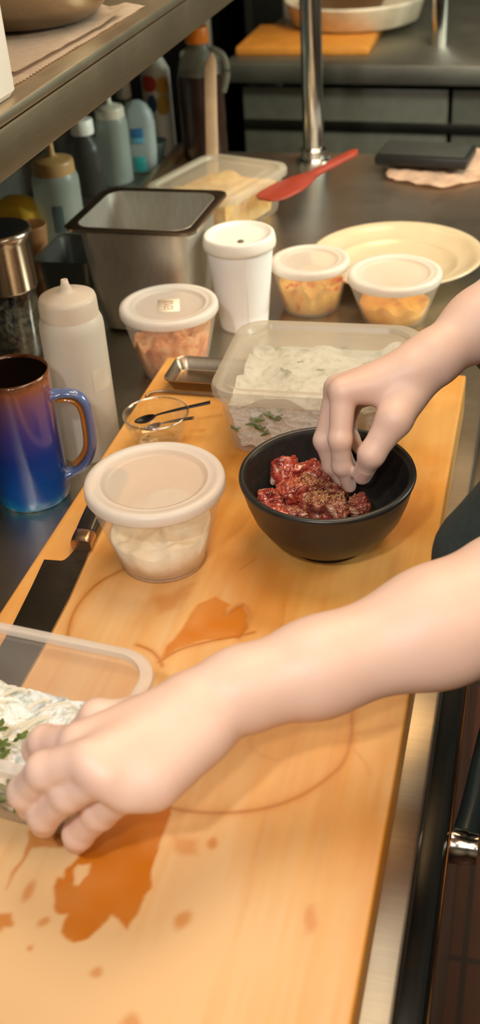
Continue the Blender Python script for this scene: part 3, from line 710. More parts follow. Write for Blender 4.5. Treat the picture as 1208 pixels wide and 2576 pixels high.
def hand_loft(name, y0, y1, w0, w1, h, mat, parent, x0, x1):
    bm = bmesh.new(); V = []
    for k in range(9):
        u = k / 8; y = y0 + (y1 - y0) * u; w = w0 + (w1 - w0) * u; x = x0 + (x1 - x0) * u; hh = h * (1 - .15 * (abs(u - .5) * 2) ** 4)
        V.append([bm.verts.new((x + px_, y, .0015 + hh / 2 + pz)) for px_, pz in rrect(w / 2, hh / 2, hh * .38, 4)])
    for a, b in zip(V, V[1:]):
        for i in range(len(a)): bm.faces.new((a[i], a[(i + 1) % len(a)], b[(i + 1) % len(a)], b[i]))
    bm.faces.new(V[0][::-1]); bm.faces.new(V[-1]); return obj_bm(name, bm, mat, parent)
hand_loft('bolster', -.0160, .0020, .0190, .0190, .0140, steel('bolster_steel', (.55, .36, .24), .28), kn, .0070, .0050)
hand_loft('handle', .0018, .1000, .0190, .0230, .0150, plain('knife_handle_black', (.018, .014, .012), .3), kn, .0050, -.0010)

# ------------------------------------------------------------------ glass bowl with two spoons
GX, GY = -.3475, .893
gb = thing('glass_bowl', 'small clear glass bowl with a thick rim on the board', 'bowl', (GX, GY, 0))
prof = [(0, .004), (.018, .003), (.020, 0), (.022, .0005), (.0235, .004), (.0275, .012), (.0280, .0135), (.0295, .018), (.0298, .0195), (.0312, .025), (.0325, .031), (.0332, .0335), (.0328, .0355), (.0312, .036), (.0300, .0345), (.0292, .031), (.0275, .021), (.025, .013), (.020, .008), (.010, .0065), (0, .006)]
lathe('glass_body', prof[:17] + prof[17:], GLASS, gb, 72, sharp=0)
lathe('glass_rim', [(.0312, .0352), (.0318, .0362), (.0328, .0362), (.0334, .0352), (.0330, .0342), (.0318, .0342), (.0312, .0352)], glassy('rim_glass', (.93, .95, .95), .05, 1.4), gb, 72, sharp=0)
def spoon(name, label, bowl_c, tip, mat, w=.0085, l=.013, hw=.0028, hz=.0012):
    b = Vector(bowl_c); e = Vector(tip); d = (e - b).normalized(); s = d.cross(Vector((0, 0, 1))).normalized(); u = s.cross(d)
    t = thing(name, label, 'spoon', tuple(b), 0)
    bm = bmesh.new(); nr_, sg = 8, 28; rings = []
    for i in range(nr_ + 1):
        q = i / nr_; rings.append([bm.verts.new(d * (l * q * math.cos(a)) + s * (w * q * math.sin(a)) + u * (-.0042 * (1 - q * q))) for a in [2 * PI * k / sg for k in range(sg if i else 1)]])
    for k in range(sg): bm.faces.new((rings[0][0], rings[1][k], rings[1][(k + 1) % sg]))
    for a, c_ in zip(rings[1:], rings[2:]):
        for k in range(sg): bm.faces.new((a[k], c_[k], c_[(k + 1) % sg], a[(k + 1) % sg]))
    bmesh.ops.solidify(bm, geom=bm.faces[:], thickness=.0008); obj_bm('spoon_bowl', bm, mat, t, True, None, 0)
    L = (e - b).length
    P = [d * (l * .9), d * (l + .004) + u * .0012, d * (L * .55) + u * .001, d * L]
    tube('spoon_handle', [tuple(p) for p in P], [.0016, .0016, .0024, .0030], mat, t, 12, sx=1, sy=.5, up=u)
    return t
spoon('black_spoon', 'small black measuring spoon resting in the glass bowl', (-.362, .899, .024), (-.297, .915, .039), plain('spoon_black', (.012, .011, .010), .3), .0075, .0115)
spoon('metal_spoon', 'small steel spoon lying in the glass bowl beside the black one', (-.351, .889, .022), (-.306, .884, .038), CHROME, .0070, .0105)

# ------------------------------------------------------------------ steel tray with a curled wire edge at the board's back left corner
ty = thing('steel_tray', 'small steel tray with a wire edge lying on the back left corner of the board', 'tray', (-.312, 1.026, .0))
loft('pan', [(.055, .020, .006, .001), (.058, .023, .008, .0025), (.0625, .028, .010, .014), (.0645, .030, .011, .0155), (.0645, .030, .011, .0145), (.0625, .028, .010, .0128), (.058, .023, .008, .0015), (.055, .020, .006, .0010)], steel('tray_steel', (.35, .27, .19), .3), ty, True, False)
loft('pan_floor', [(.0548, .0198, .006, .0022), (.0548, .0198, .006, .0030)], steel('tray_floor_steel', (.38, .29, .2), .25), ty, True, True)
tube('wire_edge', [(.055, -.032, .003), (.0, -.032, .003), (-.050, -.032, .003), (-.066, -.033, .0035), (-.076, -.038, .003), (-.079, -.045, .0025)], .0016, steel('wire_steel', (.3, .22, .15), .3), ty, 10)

# ------------------------------------------------------------------ mug
mg = thing('ceramic_mug', 'tall glazed mug fading from blue at the foot to brown at the rim', 'mug', (-.474, .849, TOP))
lathe('mug_body', [(0, .003), (.032, .003), (.033, 0), (.0365, .0005), (.0375, .003), (.0376, .012), (.0370, .03), (.0368, .10), (.0370, .135), (.0372, .1395), (.0366, .1412), (.0352, .1408), (.0345, .1385)], MUG, mg, 96, sharp=0)
lathe('mug_inside', [(.0346, .139), (.0340, .12), (.0335, .02), (.030, .010), (0, .009)], plain('mug_dark_glaze', (.012, .006, .004), .12), mg, 96, sharp=0)
lathe('mug_rim_line', [(.0352, .1408), (.0358, .1418), (.0366, .1412)], plain('rim_brown_glaze', (.10, .035, .012), .12), mg, 96, sharp=0)
ha = math.radians(14)
def hp(r, z): return (r * math.cos(ha), r * math.sin(ha), z)
bm = bmesh.new()
path = spline([hp(.0355, .113), hp(.048, .1145), hp(.060, .112), hp(.0675, .101), hp(.0690, .080), hp(.0675, .055), hp(.060, .036), hp(.048, .026), hp(.0360, .022)], 8)
add_tube(bm, path, [.0070 + .0030 * max(0, abs(i / (len(path) - 1) - .5) * 2 - .82) / .18 for i in range(len(path))], 20, False, .62, .95, Vector((-math.sin(ha), math.cos(ha), 0)))
hm, nt, out_ = new_mat('handle_glaze')
b_ = N(nt, 'ShaderNodeBsdfPrincipled'); nt.links.new(b_.outputs[0], out_.inputs[0]); nz = noise_tex(nt, coords(nt), 60, 3)
gm = N(nt, 'ShaderNodeNewGeometry'); dt = N(nt, 'ShaderNodeTexCoord'); sp_ = N(nt, 'ShaderNodeSeparateXYZ'); nt.links.new(dt.outputs['Object'], sp_.inputs[0])
cc = mix(nt, (.05, .16, .32), (.14, .09, .20), nz); nt.links.new(cc, b_.inputs['Base Color']); setp(b_, Roughness=.14, Coat_Weight=.6)
obj_bm('handle', bm, hm, mg)
inner = [Vector(p) + (Vector((0, 0, 0)) - Vector((p.x, p.y, 0))).normalized() * .0 for p in path]
bm = bmesh.new()
pi_ = spline([hp(.0385, .1075), hp(.050, .1075), hp(.0575, .104), hp(.0618, .096), hp(.0628, .080), hp(.0615, .057), hp(.056, .043), hp(.047, .033)], 8)
add_tube(bm, pi_, .0036, 12, False, .8, 1.25, Vector((-math.sin(ha), math.cos(ha), 0)))
obj_bm('handle_inner_edge', bm, plain('amber_glaze', (.38, .13, .015), .12, Coat_Weight=.5), mg)

# ------------------------------------------------------------------ squeeze bottles and other bottles
def squeeze(name, loc, R, Hs, Ht, Htip, mat, capmat, label, group='squeeze bottles', rcap=.9, band=None, tipr=.0035):
    t = thing(name, label, 'bottle', loc, 0, group)
    lathe('bottle_body', [(0, .002), (R * .85, .002), (R * .9, 0), (R * .97, .001), (R, .005), (R, Hs - .012), (R * .985, Hs - .006), (R * .92, Hs), (R * rcap * .97, Hs + .003), (R * rcap * .95, Hs + .006)], mat, t, 72, sharp=0)
    rc = R * rcap
    lathe('cap', [(rc * .99, Hs + .001), (rc, Hs + .003), (rc * .985, Ht - .004), (rc * .95, Ht - .0005), (rc * .85, Ht + .0010), (.012, Ht + .0045), (.0075, Ht + .0055), (.0058, Ht + .008)], capmat, t, 72, sharp=0)
    lathe('nozzle', [(.0060, Ht + .0075), (.0052, Ht + .010), (tipr + .0006, Htip - .004), (tipr, Htip), (tipr * .5, Htip), (tipr * .45, Htip - .003), (0, Htip - .003)], capmat, t, 32, sharp=0)
    if band:
        mat_, z0, z1, a0, a1 = band
        bm = bmesh.new(); n = 24
        lo = [bm.verts.new(((R + .0003) * math.cos(a), (R + .0003) * math.sin(a), z0)) for a in np.linspace(a0, a1, n)]; hi = [bm.verts.new(((R + .0003) * math.cos(a), (R + .0003) * math.sin(a), z1)) for a in np.linspace(a0, a1, n)]
        for i in range(n - 1): bm.faces.new((lo[i], lo[i + 1], hi[i + 1], hi[i]))
        bmesh.ops.solidify(bm, geom=bm.faces[:], thickness=.0002)
        obj_bm('bottle_label', bm, mat_, t)
    return t
sb = squeeze('squeeze_bottle', (-.446, .941, TOP), .0330, .158, .180, .197, BOTTLE, frosted('clear_cap_plastic', (.90, .79, .66), .72), 'milky plastic squeeze bottle standing beside the blue mug', band=(plain('white_tape', (.86, .78, .66), .6), .083, .108, math.radians(-42), math.radians(-2)))
squeeze('squeeze_bottle', (-.685, 1.47, TOP), .0345, .128, .148, .186, BLUEBOT, plain('mustard_cap', (.42, .26, .10), .4), 'bluish squeeze bottle with a mustard coloured cap behind the steel pan', band=(plain('blue_print_pale', (.16, .24, .25), .5), .050, .090, math.radians(-85), math.radians(-58)))
squeeze('squeeze_bottle', (-.725, 1.815, TOP), .0285, .112, .130, .160, BLUEBOT, plain('cream_cap', (.55, .52, .42), .4), 'pale blue squeeze bottle with a cream nozzle under the shelf')
t = thing('white_capped_bottle', 'clear dark bottle with a white screw cap under the shelf', 'bottle', (-.757, 1.762, TOP))
lathe('bottle_body', [(0, .002), (.028, 0), (.030, .004), (.030, .070), (.026, .085), (.014, .098), (.013, .104)], frosted('smoke_plastic', (.10, .10, .085), .65), t, 48, sharp=0)
lathe('screw_cap', [(.0155, .100), (.0195, .100), (.020, .103), (.0195, .122), (.018, .124), (0, .124)], plain('bright_white_cap', (.80, .80, .74), .4), t, 36)
t = thing('oval_bottle', 'rounded pale blue bottle with a blue and turquoise label', 'bottle', (-.698, 1.875, TOP))
bm = bmesh.new(); add_loft(bm, [(.020, .012, .011, .001), (.027, .017, .015, .006), (.030, .019, .017, .04), (.0305, .020, .018, .085), (.027, .018, .017, .105), (.018, .013, .012, .119), (.008, .006, .0055, .125), (.001, .001, .0009, .126)], True, False, 8); ob = obj_bm('bottle_body', bm, frosted('aqua_plastic', (.50, .60, .60), .82), t, True, None, 0); t.rotation_euler.z = .30
for z0, z1, w, nm, cm in ((.066, .082, .011, 'blue_label', plain('label_blue', (.02, .14, .34), .5)), (.056, .0655, .011, 'sky_label', plain('label_sky', (.09, .33, .50), .5)), (.006, .032, .0105, 'turquoise_label', plain('label_turquoise', (.02, .30, .31), .5))):
    box(nm, -w - .002, w - .002, -.0212, -.0185, z0, z1, cm, t, .001)
t = thing('condiment_bottle', 'small condiment bottle with a pale cap standing behind the oval bottle', 'bottle', (-.750, 1.960, TOP))
lathe('bottle_body', [(0, 0), (.022, 0), (.023, .003), (.023, .085), (.012, .105), (.011, .11)], plain('grey_bottle', (.06, .065, .055), .35), t, 40, sharp=0)
lathe('cap', [(.011, .108), (.0135, .108), (.0130, .145), (.0115, .147), (0, .147)], plain('pale_cap', (.45, .43, .36), .4), t, 32)
t = thing('sauce_bottle', 'slim sauce bottle with a red, yellow and blue label at the back', 'bottle', (-.695, 1.986, TOP))
MT = Matrix.Rotation(-.10, 4, 'X')
lathe('bottle_body', [(0, 0), (.026, 0), (.027, .004), (.027, .150), (.018, .168), (.012, .175), (.012, .190), (0, .190)], plain('pale_label_white', (.42, .40, .34), .45), t, 48, sharp=0)
def patch(nm, R, z0, z1, a0, a1, mt_, par, dr=.0012):
    bm = bmesh.new(); n = 14; A = np.linspace(math.radians(a0), math.radians(a1), n); m = 7
    V = []
    for j in range(m):
        v_ = -1 + 2 * j / (m - 1); row = []
        for i, a in enumerate(A):
            u_ = -1 + 2 * i / (n - 1); sc = math.sqrt(max(0, 1 - .75 * v_ * v_)); aa = (A[0] + A[-1]) / 2 + u_ * sc * (A[-1] - A[0]) / 2
            row.append(bm.verts.new(((R + dr) * math.cos(aa), (R + dr) * math.sin(aa), (z0 + z1) / 2 + v_ * (z1 - z0) / 2)))
        V.append(row)
    for j in range(m - 1):
        for i in range(n - 1): bm.faces.new((V[j][i], V[j][i + 1], V[j + 1][i + 1], V[j + 1][i]))
    bmesh.ops.solidify(bm, geom=bm.faces[:], thickness=.0006); return obj_bm(nm, bm, mt_, par)
patch('red_print', .027, .118, .146, -130, -70, plain('print_red', (.60, .07, .03), .5), t)
patch('yellow_print', .027, .112, .142, -72, -20, plain('print_yellow', (.66, .34, .04), .5), t)
patch('blue_print', .027, .082, .112, -110, -75, plain('print_blue', (.04, .10, .20), .5), t)
patch('gold_print', .027, .076, .110, -75, -25, plain('print_gold', (.60, .36, .06), .5), t)
t = thing('soy_sauce_jug', 'large jug of dark brown sauce with an orange cap under the shelf', 'jug', (-.600, 1.955, TOP))
lathe('jug_body', [(0, .002), (.036, 0), (.040, .005), (.0410, .02), (.0410, .140), (.039, .152)], plain('dark_brown_sauce', (.035, .017, .012), .22), t, 56, sharp=0)
lathe('jug_shoulder', [(.039, .151), (.034, .172), (.024, .190), (.018, .198), (.018, .206)], frosted('jug_clear', (.30, .30, .24), .7), t, 56, sharp=0)
lathe('jug_cap', [(.019, .203), (.021, .203), (.0212, .206), (.0205, .226), (.019, .229), (0, .229)], plain('orange_cap', (.72, .20, .01), .4), t, 40)
tube('jug_handle', [(.022, -.0, .193), (.045, .0, .180), (.050, 0, .150), (.041, 0, .120)], .006, frosted('jug_clear', (.30, .30, .24), .7), t, 12)
t = thing('food_bowl', 'small teal bowl standing behind the oval bottle', 'bowl', (-.693, 1.935, TOP))
lathe('bowl_body', [(0, 0), (.013, 0), (.014, .003), (.023, .034), (.0245, .037), (.023, .037), (.014, .006), (0, .005)], plain('teal_bowl', (.10, .16, .145), .4), t, 56, sharp=0)

# paddle standing in front of the jug, its foot behind the yellow tub
t = thing('wooden_paddle', 'pale flat wooden paddle leaning upright beside the dark sauce jug', 'utensil', (-.560, 1.860, TOP + .001))
bm = bmesh.new(); V = []
for k in range(17):
    u = k / 16; z = .001 + .190 * u; w = .0105 if u < .85 else .0105 * math.sqrt(max(.02, 1 - ((u - .85) / .15) ** 2)); x = -.002 - .008 * u + (.004 * ((u - .85) / .15) if u > .85 else 0); y = .066 * u
    V.append([bm.verts.new((x + a, y + b, z)) for a, b in rrect(w, .0022, .0015, 2)])
for a, b in zip(V, V[1:]):
    for i in range(len(a)): bm.faces.new((a[i], a[(i + 1) % len(a)], b[(i + 1) % len(a)], b[i]))
bm.faces.new(V[0][::-1]); bm.faces.new(V[-1]); obj_bm('paddle_body', bm, plain('pale_wood', (.66, .44, .27), .6), t)

# ------------------------------------------------------------------ steel hotel pan
hp_ = thing('hotel_pan', 'deep empty stainless steel food pan in the middle left', 'pan', (-.477, 1.281, TOP), -.02)
loft('pan_body', [(.055, .048, .02, .001), (.062, .055, .026, .004), (.070, .063, .024, .075), (.0745, .0675, .022, .146), (.0735, .0665, .021, .146), (.069, .062, .023, .075), (.061, .054, .025, .006), (.054, .047, .02, .003)], steel('pan_steel', (.66, .63, .56), .46, (30, 30, 8)), hp_, True, True, n=8)
loft('pan_rim', [(.0735, .0665, .020, .1455), (.0830, .0760, .016, .1475), (.0860, .0790, .016, .1465), (.0865, .0795, .016, .1435), (.0850, .0780, .016, .1425), (.0745, .0675, .020, .1445)], steel('pan_rim_steel', (.62, .52, .42), .22), hp_, n=8)

# ------------------------------------------------------------------ pepper mill and the things behind it
t = thing('spice_grinder', 'glass jar of dark peppercorns with a steel lid behind the mug', 'jar', (-.622, 1.150, TOP))
lathe('jar_glass', [(0, .002), (.030, 0), (.0335, .003), (.034, .01), (.034, .088), (.032, .098), (.031, .10)], glassy('jar_glass', (.92, .93, .9), .04, .4), t, 56, sharp=0)
lumpy = lumps('peppercorns', lambda x, y: .074, .0325, speck_mat('peppercorn', (.02, .018, .012), (.07, .06, .04), (.16, .13, .09), 130, .5, 1.0), t, .006, 90, base=.003); lumpy['kind'] = 'stuff'
lathe('steel_collar', [(.0325, .092), (.0375, .092), (.038, .095), (.0375, .150), (.0395, .154), (.041, .160), (.0405, .164), (.038, .1655)], steel('collar_steel', (.60, .50, .40), .2), t, 64, sharp=0)
lathe('black_top', [(.0385, .1650), (.035, .1660), (0, .1640)], BLACK_PL, t, 48, sharp=0)
tag(loft('dish_cloth', [(.022, .018, .014, .001), (.036, .030, .02, .02), (.040, .032, .02, .055), (.036, .028, .018, .082), (.020, .016, .012, .096), (.004, .004, .003, .099)], plain('yellow_cloth', (.58, .36, .02), .7, bmp=.3), None, True, True, 8, None, (-.745, 1.45, TOP)), 'bright yellow cloth bundle behind the pepper jar', 'cloth')
t = thing('steel_bin', 'low dark steel insert pan beside the pepper jar', 'pan', (-.612, 1.345, TOP), 0)
loft('pan_body', [(.033, .040, .012, .001), (.036, .044, .014, .004), (.041, .050, .014, .064), (.045, .054, .015, .066), (.045, .054, .015, .065), (.0395, .0485, .013, .062), (.034, .042, .012, .005)], ST_DARK, t, True, True)
t = thing('sauce_cup', 'small peach coloured cup beside the bluish squeeze bottle', 'cup', (-.700, 1.395, TOP))
lathe('cup_body', [(0, 0), (.016, 0), (.017, .002), (.023, .075), (.0235, .078), (.022, .078), (.016, .004), (0, .003)], frosted('peach_plastic', (.55, .28, .12), .8), t, 36, sharp=0)
tag(lathe('white_lid', [(0, -.001), (.026, -.001), (.028, .0), (.028, .004), (.025, .005), (.023, .003), (0, .003)], plain('dusty_white', (.55, .50, .42), .5), None, 48, (-.577, 1.21, TOP + .031), M=Matrix.Rotation(1.25, 4, 'X') @ Matrix.Rotation(.5, 4, 'Y')), 'round white lid propped on edge behind the squeeze bottle', 'dish')  # a loose lid standing on its edge
tag(lathe('pink_radish', [(0, -.016), (.008, -.014), (.014, -.007), (.0155, 0), (.014, .008), (.008, .014), (.003, .017), (0, .0175)], plain('radish_pink', (.72, .28, .18), .4), None, 40, (-.500, .985, TOP + .068), sharp=0), 'small pink ball peeking out behind the squeeze bottle', 'ball')
tag(lathe('jar_pot', [(0, 0), (.020, 0), (.022, .002), (.022, .050), (.019, .052), (0, .052)], plain('dark_pot', (.05, .035, .025), .5), None, 40, (-.500, .985, TOP), sharp=0), 'short dark pot behind the squeeze bottle and the mug', 'pot')

# ------------------------------------------------------------------ red spatula
t = thing('red_spatula', 'red silicone spatula leaning on the yellow food tub', 'spatula', (-.36, 1.72, TOP), 0)
A = Vector((-.3985, 1.580, .012)); B = Vector((-.298, 1.822, .012))
d = (B - A).normalized(); s = d.cross(Vector((0, 0, 1))).normalized(); bm = bmesh.new(); V = []
L = (B - A).length
for k in range(33):
    u = k / 32
    w = float(np.interp(u, [0, .02, .08, .22, .38, .50, .60, .95, 1], [.012, .021, .026, .0275, .020, .0085, .0075, .0095, .004]))
    th = float(np.interp(u, [0, .1, .4, .55, 1], [.0014, .0022, .004, .0055, .0050]))
    c0 = A.lerp(B, u) - Vector((-.36, 1.72, TOP))
    V.append([bm.verts.new(c0 + s * a + Vector((0, 0, 1)) * b) for a, b in rrect(w, th, th * .9, 3)])
for a, b in zip(V, V[1:]):
    for i in range(len(a)): bm.faces.new((a[i], a[(i + 1) % len(a)], b[(i + 1) % len(a)], b[i]))
bm.faces.new(V[0][::-1]); bm.faces.new(V[-1]); obj_bm('spatula_body', bm, plain('red_silicone', (.27, .028, .010), .5), t)

# ------------------------------------------------------------------ towel with black scale on it
bm = bmesh.new(); n = 40; V = []
for i in range(n + 1):
    row = []
    for j in range(n + 1):
        u, v = -1 + 2 * i / n, -1 + 2 * j / n
        a = math.atan2(v, u); q = max(abs(u), abs(v)); rr = q * (1 + .10 * math.sin(3 * a + 1) + .06 * math.sin(7 * a))
        x, y = .125 * rr * math.cos(a), .105 * rr * math.sin(a)
        z = .006 + .004 * mnoise.noise(Vector((x * 30, y * 30, 2))) + .003 * mnoise.noise(Vector((x * 80, y * 80, 5)))
        row.append(bm.verts.new((x, y, max(.003, z))))
    V.append(row)
for i in range(n):
    for j in range(n): bm.faces.new((V[i][j], V[i + 1][j], V[i + 1][j + 1], V[i][j + 1]))
bmesh.ops.solidify(bm, geom=bm.faces[:], thickness=-.0025)
for v in bm.verts: v.co.z = max(v.co.z, .0005)
tag(obj_bm('kitchen_towel', bm, plain('cream_towel', (.72, .52, .38), .85, var=.2), None, True, (-.150, 1.925, TOP), 0), 'crumpled cream towel lying on the far end of the prep table', 'towel')
t = thing('black_case', 'flat black rectangular case lying on the cream towel', 'case', (-.1930, 1.925, TOP + .0125), -.12)
box('case_body', -.080, .080, -.045, .045, 0, .018, BLACK_PL, t, .005)
box('case_top', -.074, .074, -.039, .039, .018, .0205, plain('case_grey_top', (.030, .032, .028), .55), t, .001)

# ------------------------------------------------------------------ things on the shelf
SZ = .345
t = thing('white_canister', 'tall white plastic canister on the near end of the shelf', 'canister', (-.478, .838, SZ + .0005), .0)
loft('canister_body', [(.044, .044, .016, .0), (.048, .048, .018, .005), (.048, .048, .018, .118), (.044, .044, .02, .128)], WHITE_PL, t, True, True, 8)
loft('canister_lid', [(.0455, .0455, .021, .126), (.049, .049, .02, .128), (.049, .049, .02, .142), (.046, .046, .02, .145)], plain('canister_lid_white', (.66, .60, .50), .5), t, True, True, 8)
t = thing('steel_mixing_bowl', 'brushed steel mixing bowl on the overhead shelf behind the towels', 'bowl', (-.535, 1.145, SZ + .0045))
lathe('bowl_body', [(0, 0), (.050, 0), (.072, .006), (.088, .022), (.098, .050), (.102, .085), (.104, .105), (.107, .107), (.105, .109), (.101, .106), (.095, .05), (.07, .012), (0, .004)], steel('mixing_bowl_steel', (.44, .36, .26), .25), t, 96, sharp=0)
# stack of paper towels, saw-toothed edge
def napkin(name, x0, x1, y0, y1, z, rz, label, dz=.0016, sd=1, curl=0):
    bm = bmesh.new(); nx, ny = 18, 288; lo = []
    for i in range(nx + 1):
        row = []
        for j in range(ny + 1):
            u = i / nx; v = j / ny; x = x0 + (x1 - x0) * u; y = y0 + (y1 - y0) * v
            if i == nx: x += .0032 * abs(((v * 48) % 1) - .5) * 2
            zz = z + .0009 * (1 + mnoise.noise(Vector((x * 40, y * 40, sd)))) + curl * max(0, v - .72) ** 2 * (.5 + .5 * math.sin(x * 160 + sd)) 
            row.append(bm.verts.new((x, y, zz)))
        lo.append(row)
    for i in range(nx):
        for j in range(ny): bm.faces.new((lo[i][j], lo[i + 1][j], lo[i + 1][j + 1], lo[i][j + 1]))
    bmesh.ops.solidify(bm, geom=bm.faces[:], thickness=-dz)
    bmesh.ops.translate(bm, vec=(0, 0, 0), verts=bm.verts[:])
    o = obj_bm(name, bm, plain('kraft_paper', (.66, .54, .42), .85, var=.08, scale=120, bmp=.15), None, True, (-.505, 1.07, 0), 30); o.rotation_euler.z = rz
    return tag(o, label, 'paper towel', 'paper towels on the shelf')
napkin('paper_towel', -.12, .062, -.165, .17, SZ + .0008, -.02, 'lower brown paper towel with a saw-toothed edge on the shelf', sd=1, curl=.06)
napkin('paper_towel', -.13, .055, -.135, .12, SZ + .0048, -.05, 'upper brown paper towel lying on the other one on the shelf', sd=4, curl=.12)
tag(loft('folded_cloth', [(.04, .06, .012, .001), (.05, .07, .014, .006), (.05, .07, .014, .020), (.044, .064, .014, .026)], plain('grey_cloth', (.16, .17, .14), .8, bmp=.2), None, True, True, 6, None, (-.500, 1.385, SZ)), 'folded grey cloth on the shelf past the paper towels', 'cloth')

# ------------------------------------------------------------------ back table
bt = thing('back_table', 'dark steel work table standing behind the prep table', 'table', (0, 3.1, FLOOR), -.06)
TZ = TOP - FLOOR
box('table_top', -.74, .95, -.46, .60, TZ - .045, TZ, steel('back_table_steel', (.40, .40, .34), .5, (3, 60, 60)), bt, .004)
for x in (-.62, .85):
    for y in (-.40, .53): box('leg', x - .02, x + .02, y - .02, y + .02, 0, TZ - .046, ST_DARK, bt, .003)
for x0, x1 in ((-.70, -.195), (-.185, .92)):
    d = box('cabinet_door', x0, x1, -.435, -.42, .12, TZ - .06, plain('dark_steel_panel', (.13, .135, .105), .4, metal=.2), bt, .003)
box('lower_shelf', -.58, .80, -.36, .56, .20, .225, ST_DARK, bt, .003)
box('front_strip', -.70, .92, -.439, -.4355, .62, .655, steel('strip_steel', (.34, .29, .21), .3), bt, .001)
box('door_handle_strip', -.70, .92, -.439, -.4355, .74, .765, steel('strip_steel2', (.16, .16, .13), .35), bt, .001)
tag(box('orange_cutting_board', -.165, .165, -.13, .13, 0, .022, plain('orange_board', (.62, .25, .035), .5), None, .006, (-.585, 2.885, TOP + .0003), None), 'orange cutting board lying on the back table', 'cutting board')
t = thing('white_basin', 'wide white basin stacked on the back table beyond the orange board', 'basin', (-.50, 3.04, TOP + .0235))
lathe('basin_body', [(0, 0), (.15, 0), (.165, .006), (.178, .050), (.182, .054), (.182, .060), (.176, .060), (.16, .012), (0, .008)], plain('basin_white', (.78, .70, .55), .35), t, 96, sharp=0)
t = thing('brown_bowl', 'shallow brown wooden bowl resting inside the white basin', 'bowl', (-.52, 3.05, TOP + .033))
lathe('bowl_body', [(0, 0), (.05, 0), (.085, .02), (.11, .06), (.114, .063), (.108, .063), (.08, .026), (0, .008)], plain('brown_wood', (.26, .14, .06), .45), t, 64, sharp=0)
t = thing('back_post', 'steel tube post rising from the back table', 'post', (-.262, 2.86, TOP))
lathe('tube', [(0, 0), (.019, 0), (.019, 1.3), (0, 1.3)], CHROME, t, 40)
t = thing('rack_upright', 'grey steel upright standing at the left end of the back table', 'post', (-.835, 2.78, FLOOR))
box('post_tube', -.016, .016, -.016, .016, 0, 2.2, plain('grey_paint_steel', (.17, .18, .15), .45), t, .003)
box('post_clamp', -.06, .035, -.022, .022, TZ - .05, TZ + .01, plain('grey_paint_steel', (.17, .18, .15), .45), t, .004)
t = thing('storage_jar', 'white storage jar at the back of the rear table', 'jar', (-.70, 3.22, TOP))
lathe('jar_body', [(0, 0), (.03, 0), (.032, .004), (.032, .08), (.028, .09), (0, .09)], plain('jar_white', (.55, .55, .5), .4), t, 40)
t = thing('black_equipment', 'tall black kitchen appliance in the dark behind the rear table', 'appliance', (-.35, 4.25, FLOOR))
box('housing', -.70, .9, -.25, .25, .05, 1.9, BLACK_WALL, t, .01)
for k in range(3): box('front_panel', -.66, .86, -.262, -.252, .15 + .55 * k, .62 + .55 * k, plain('panel_dark', (.05, .052, .045), .35, metal=.5), t, .004)
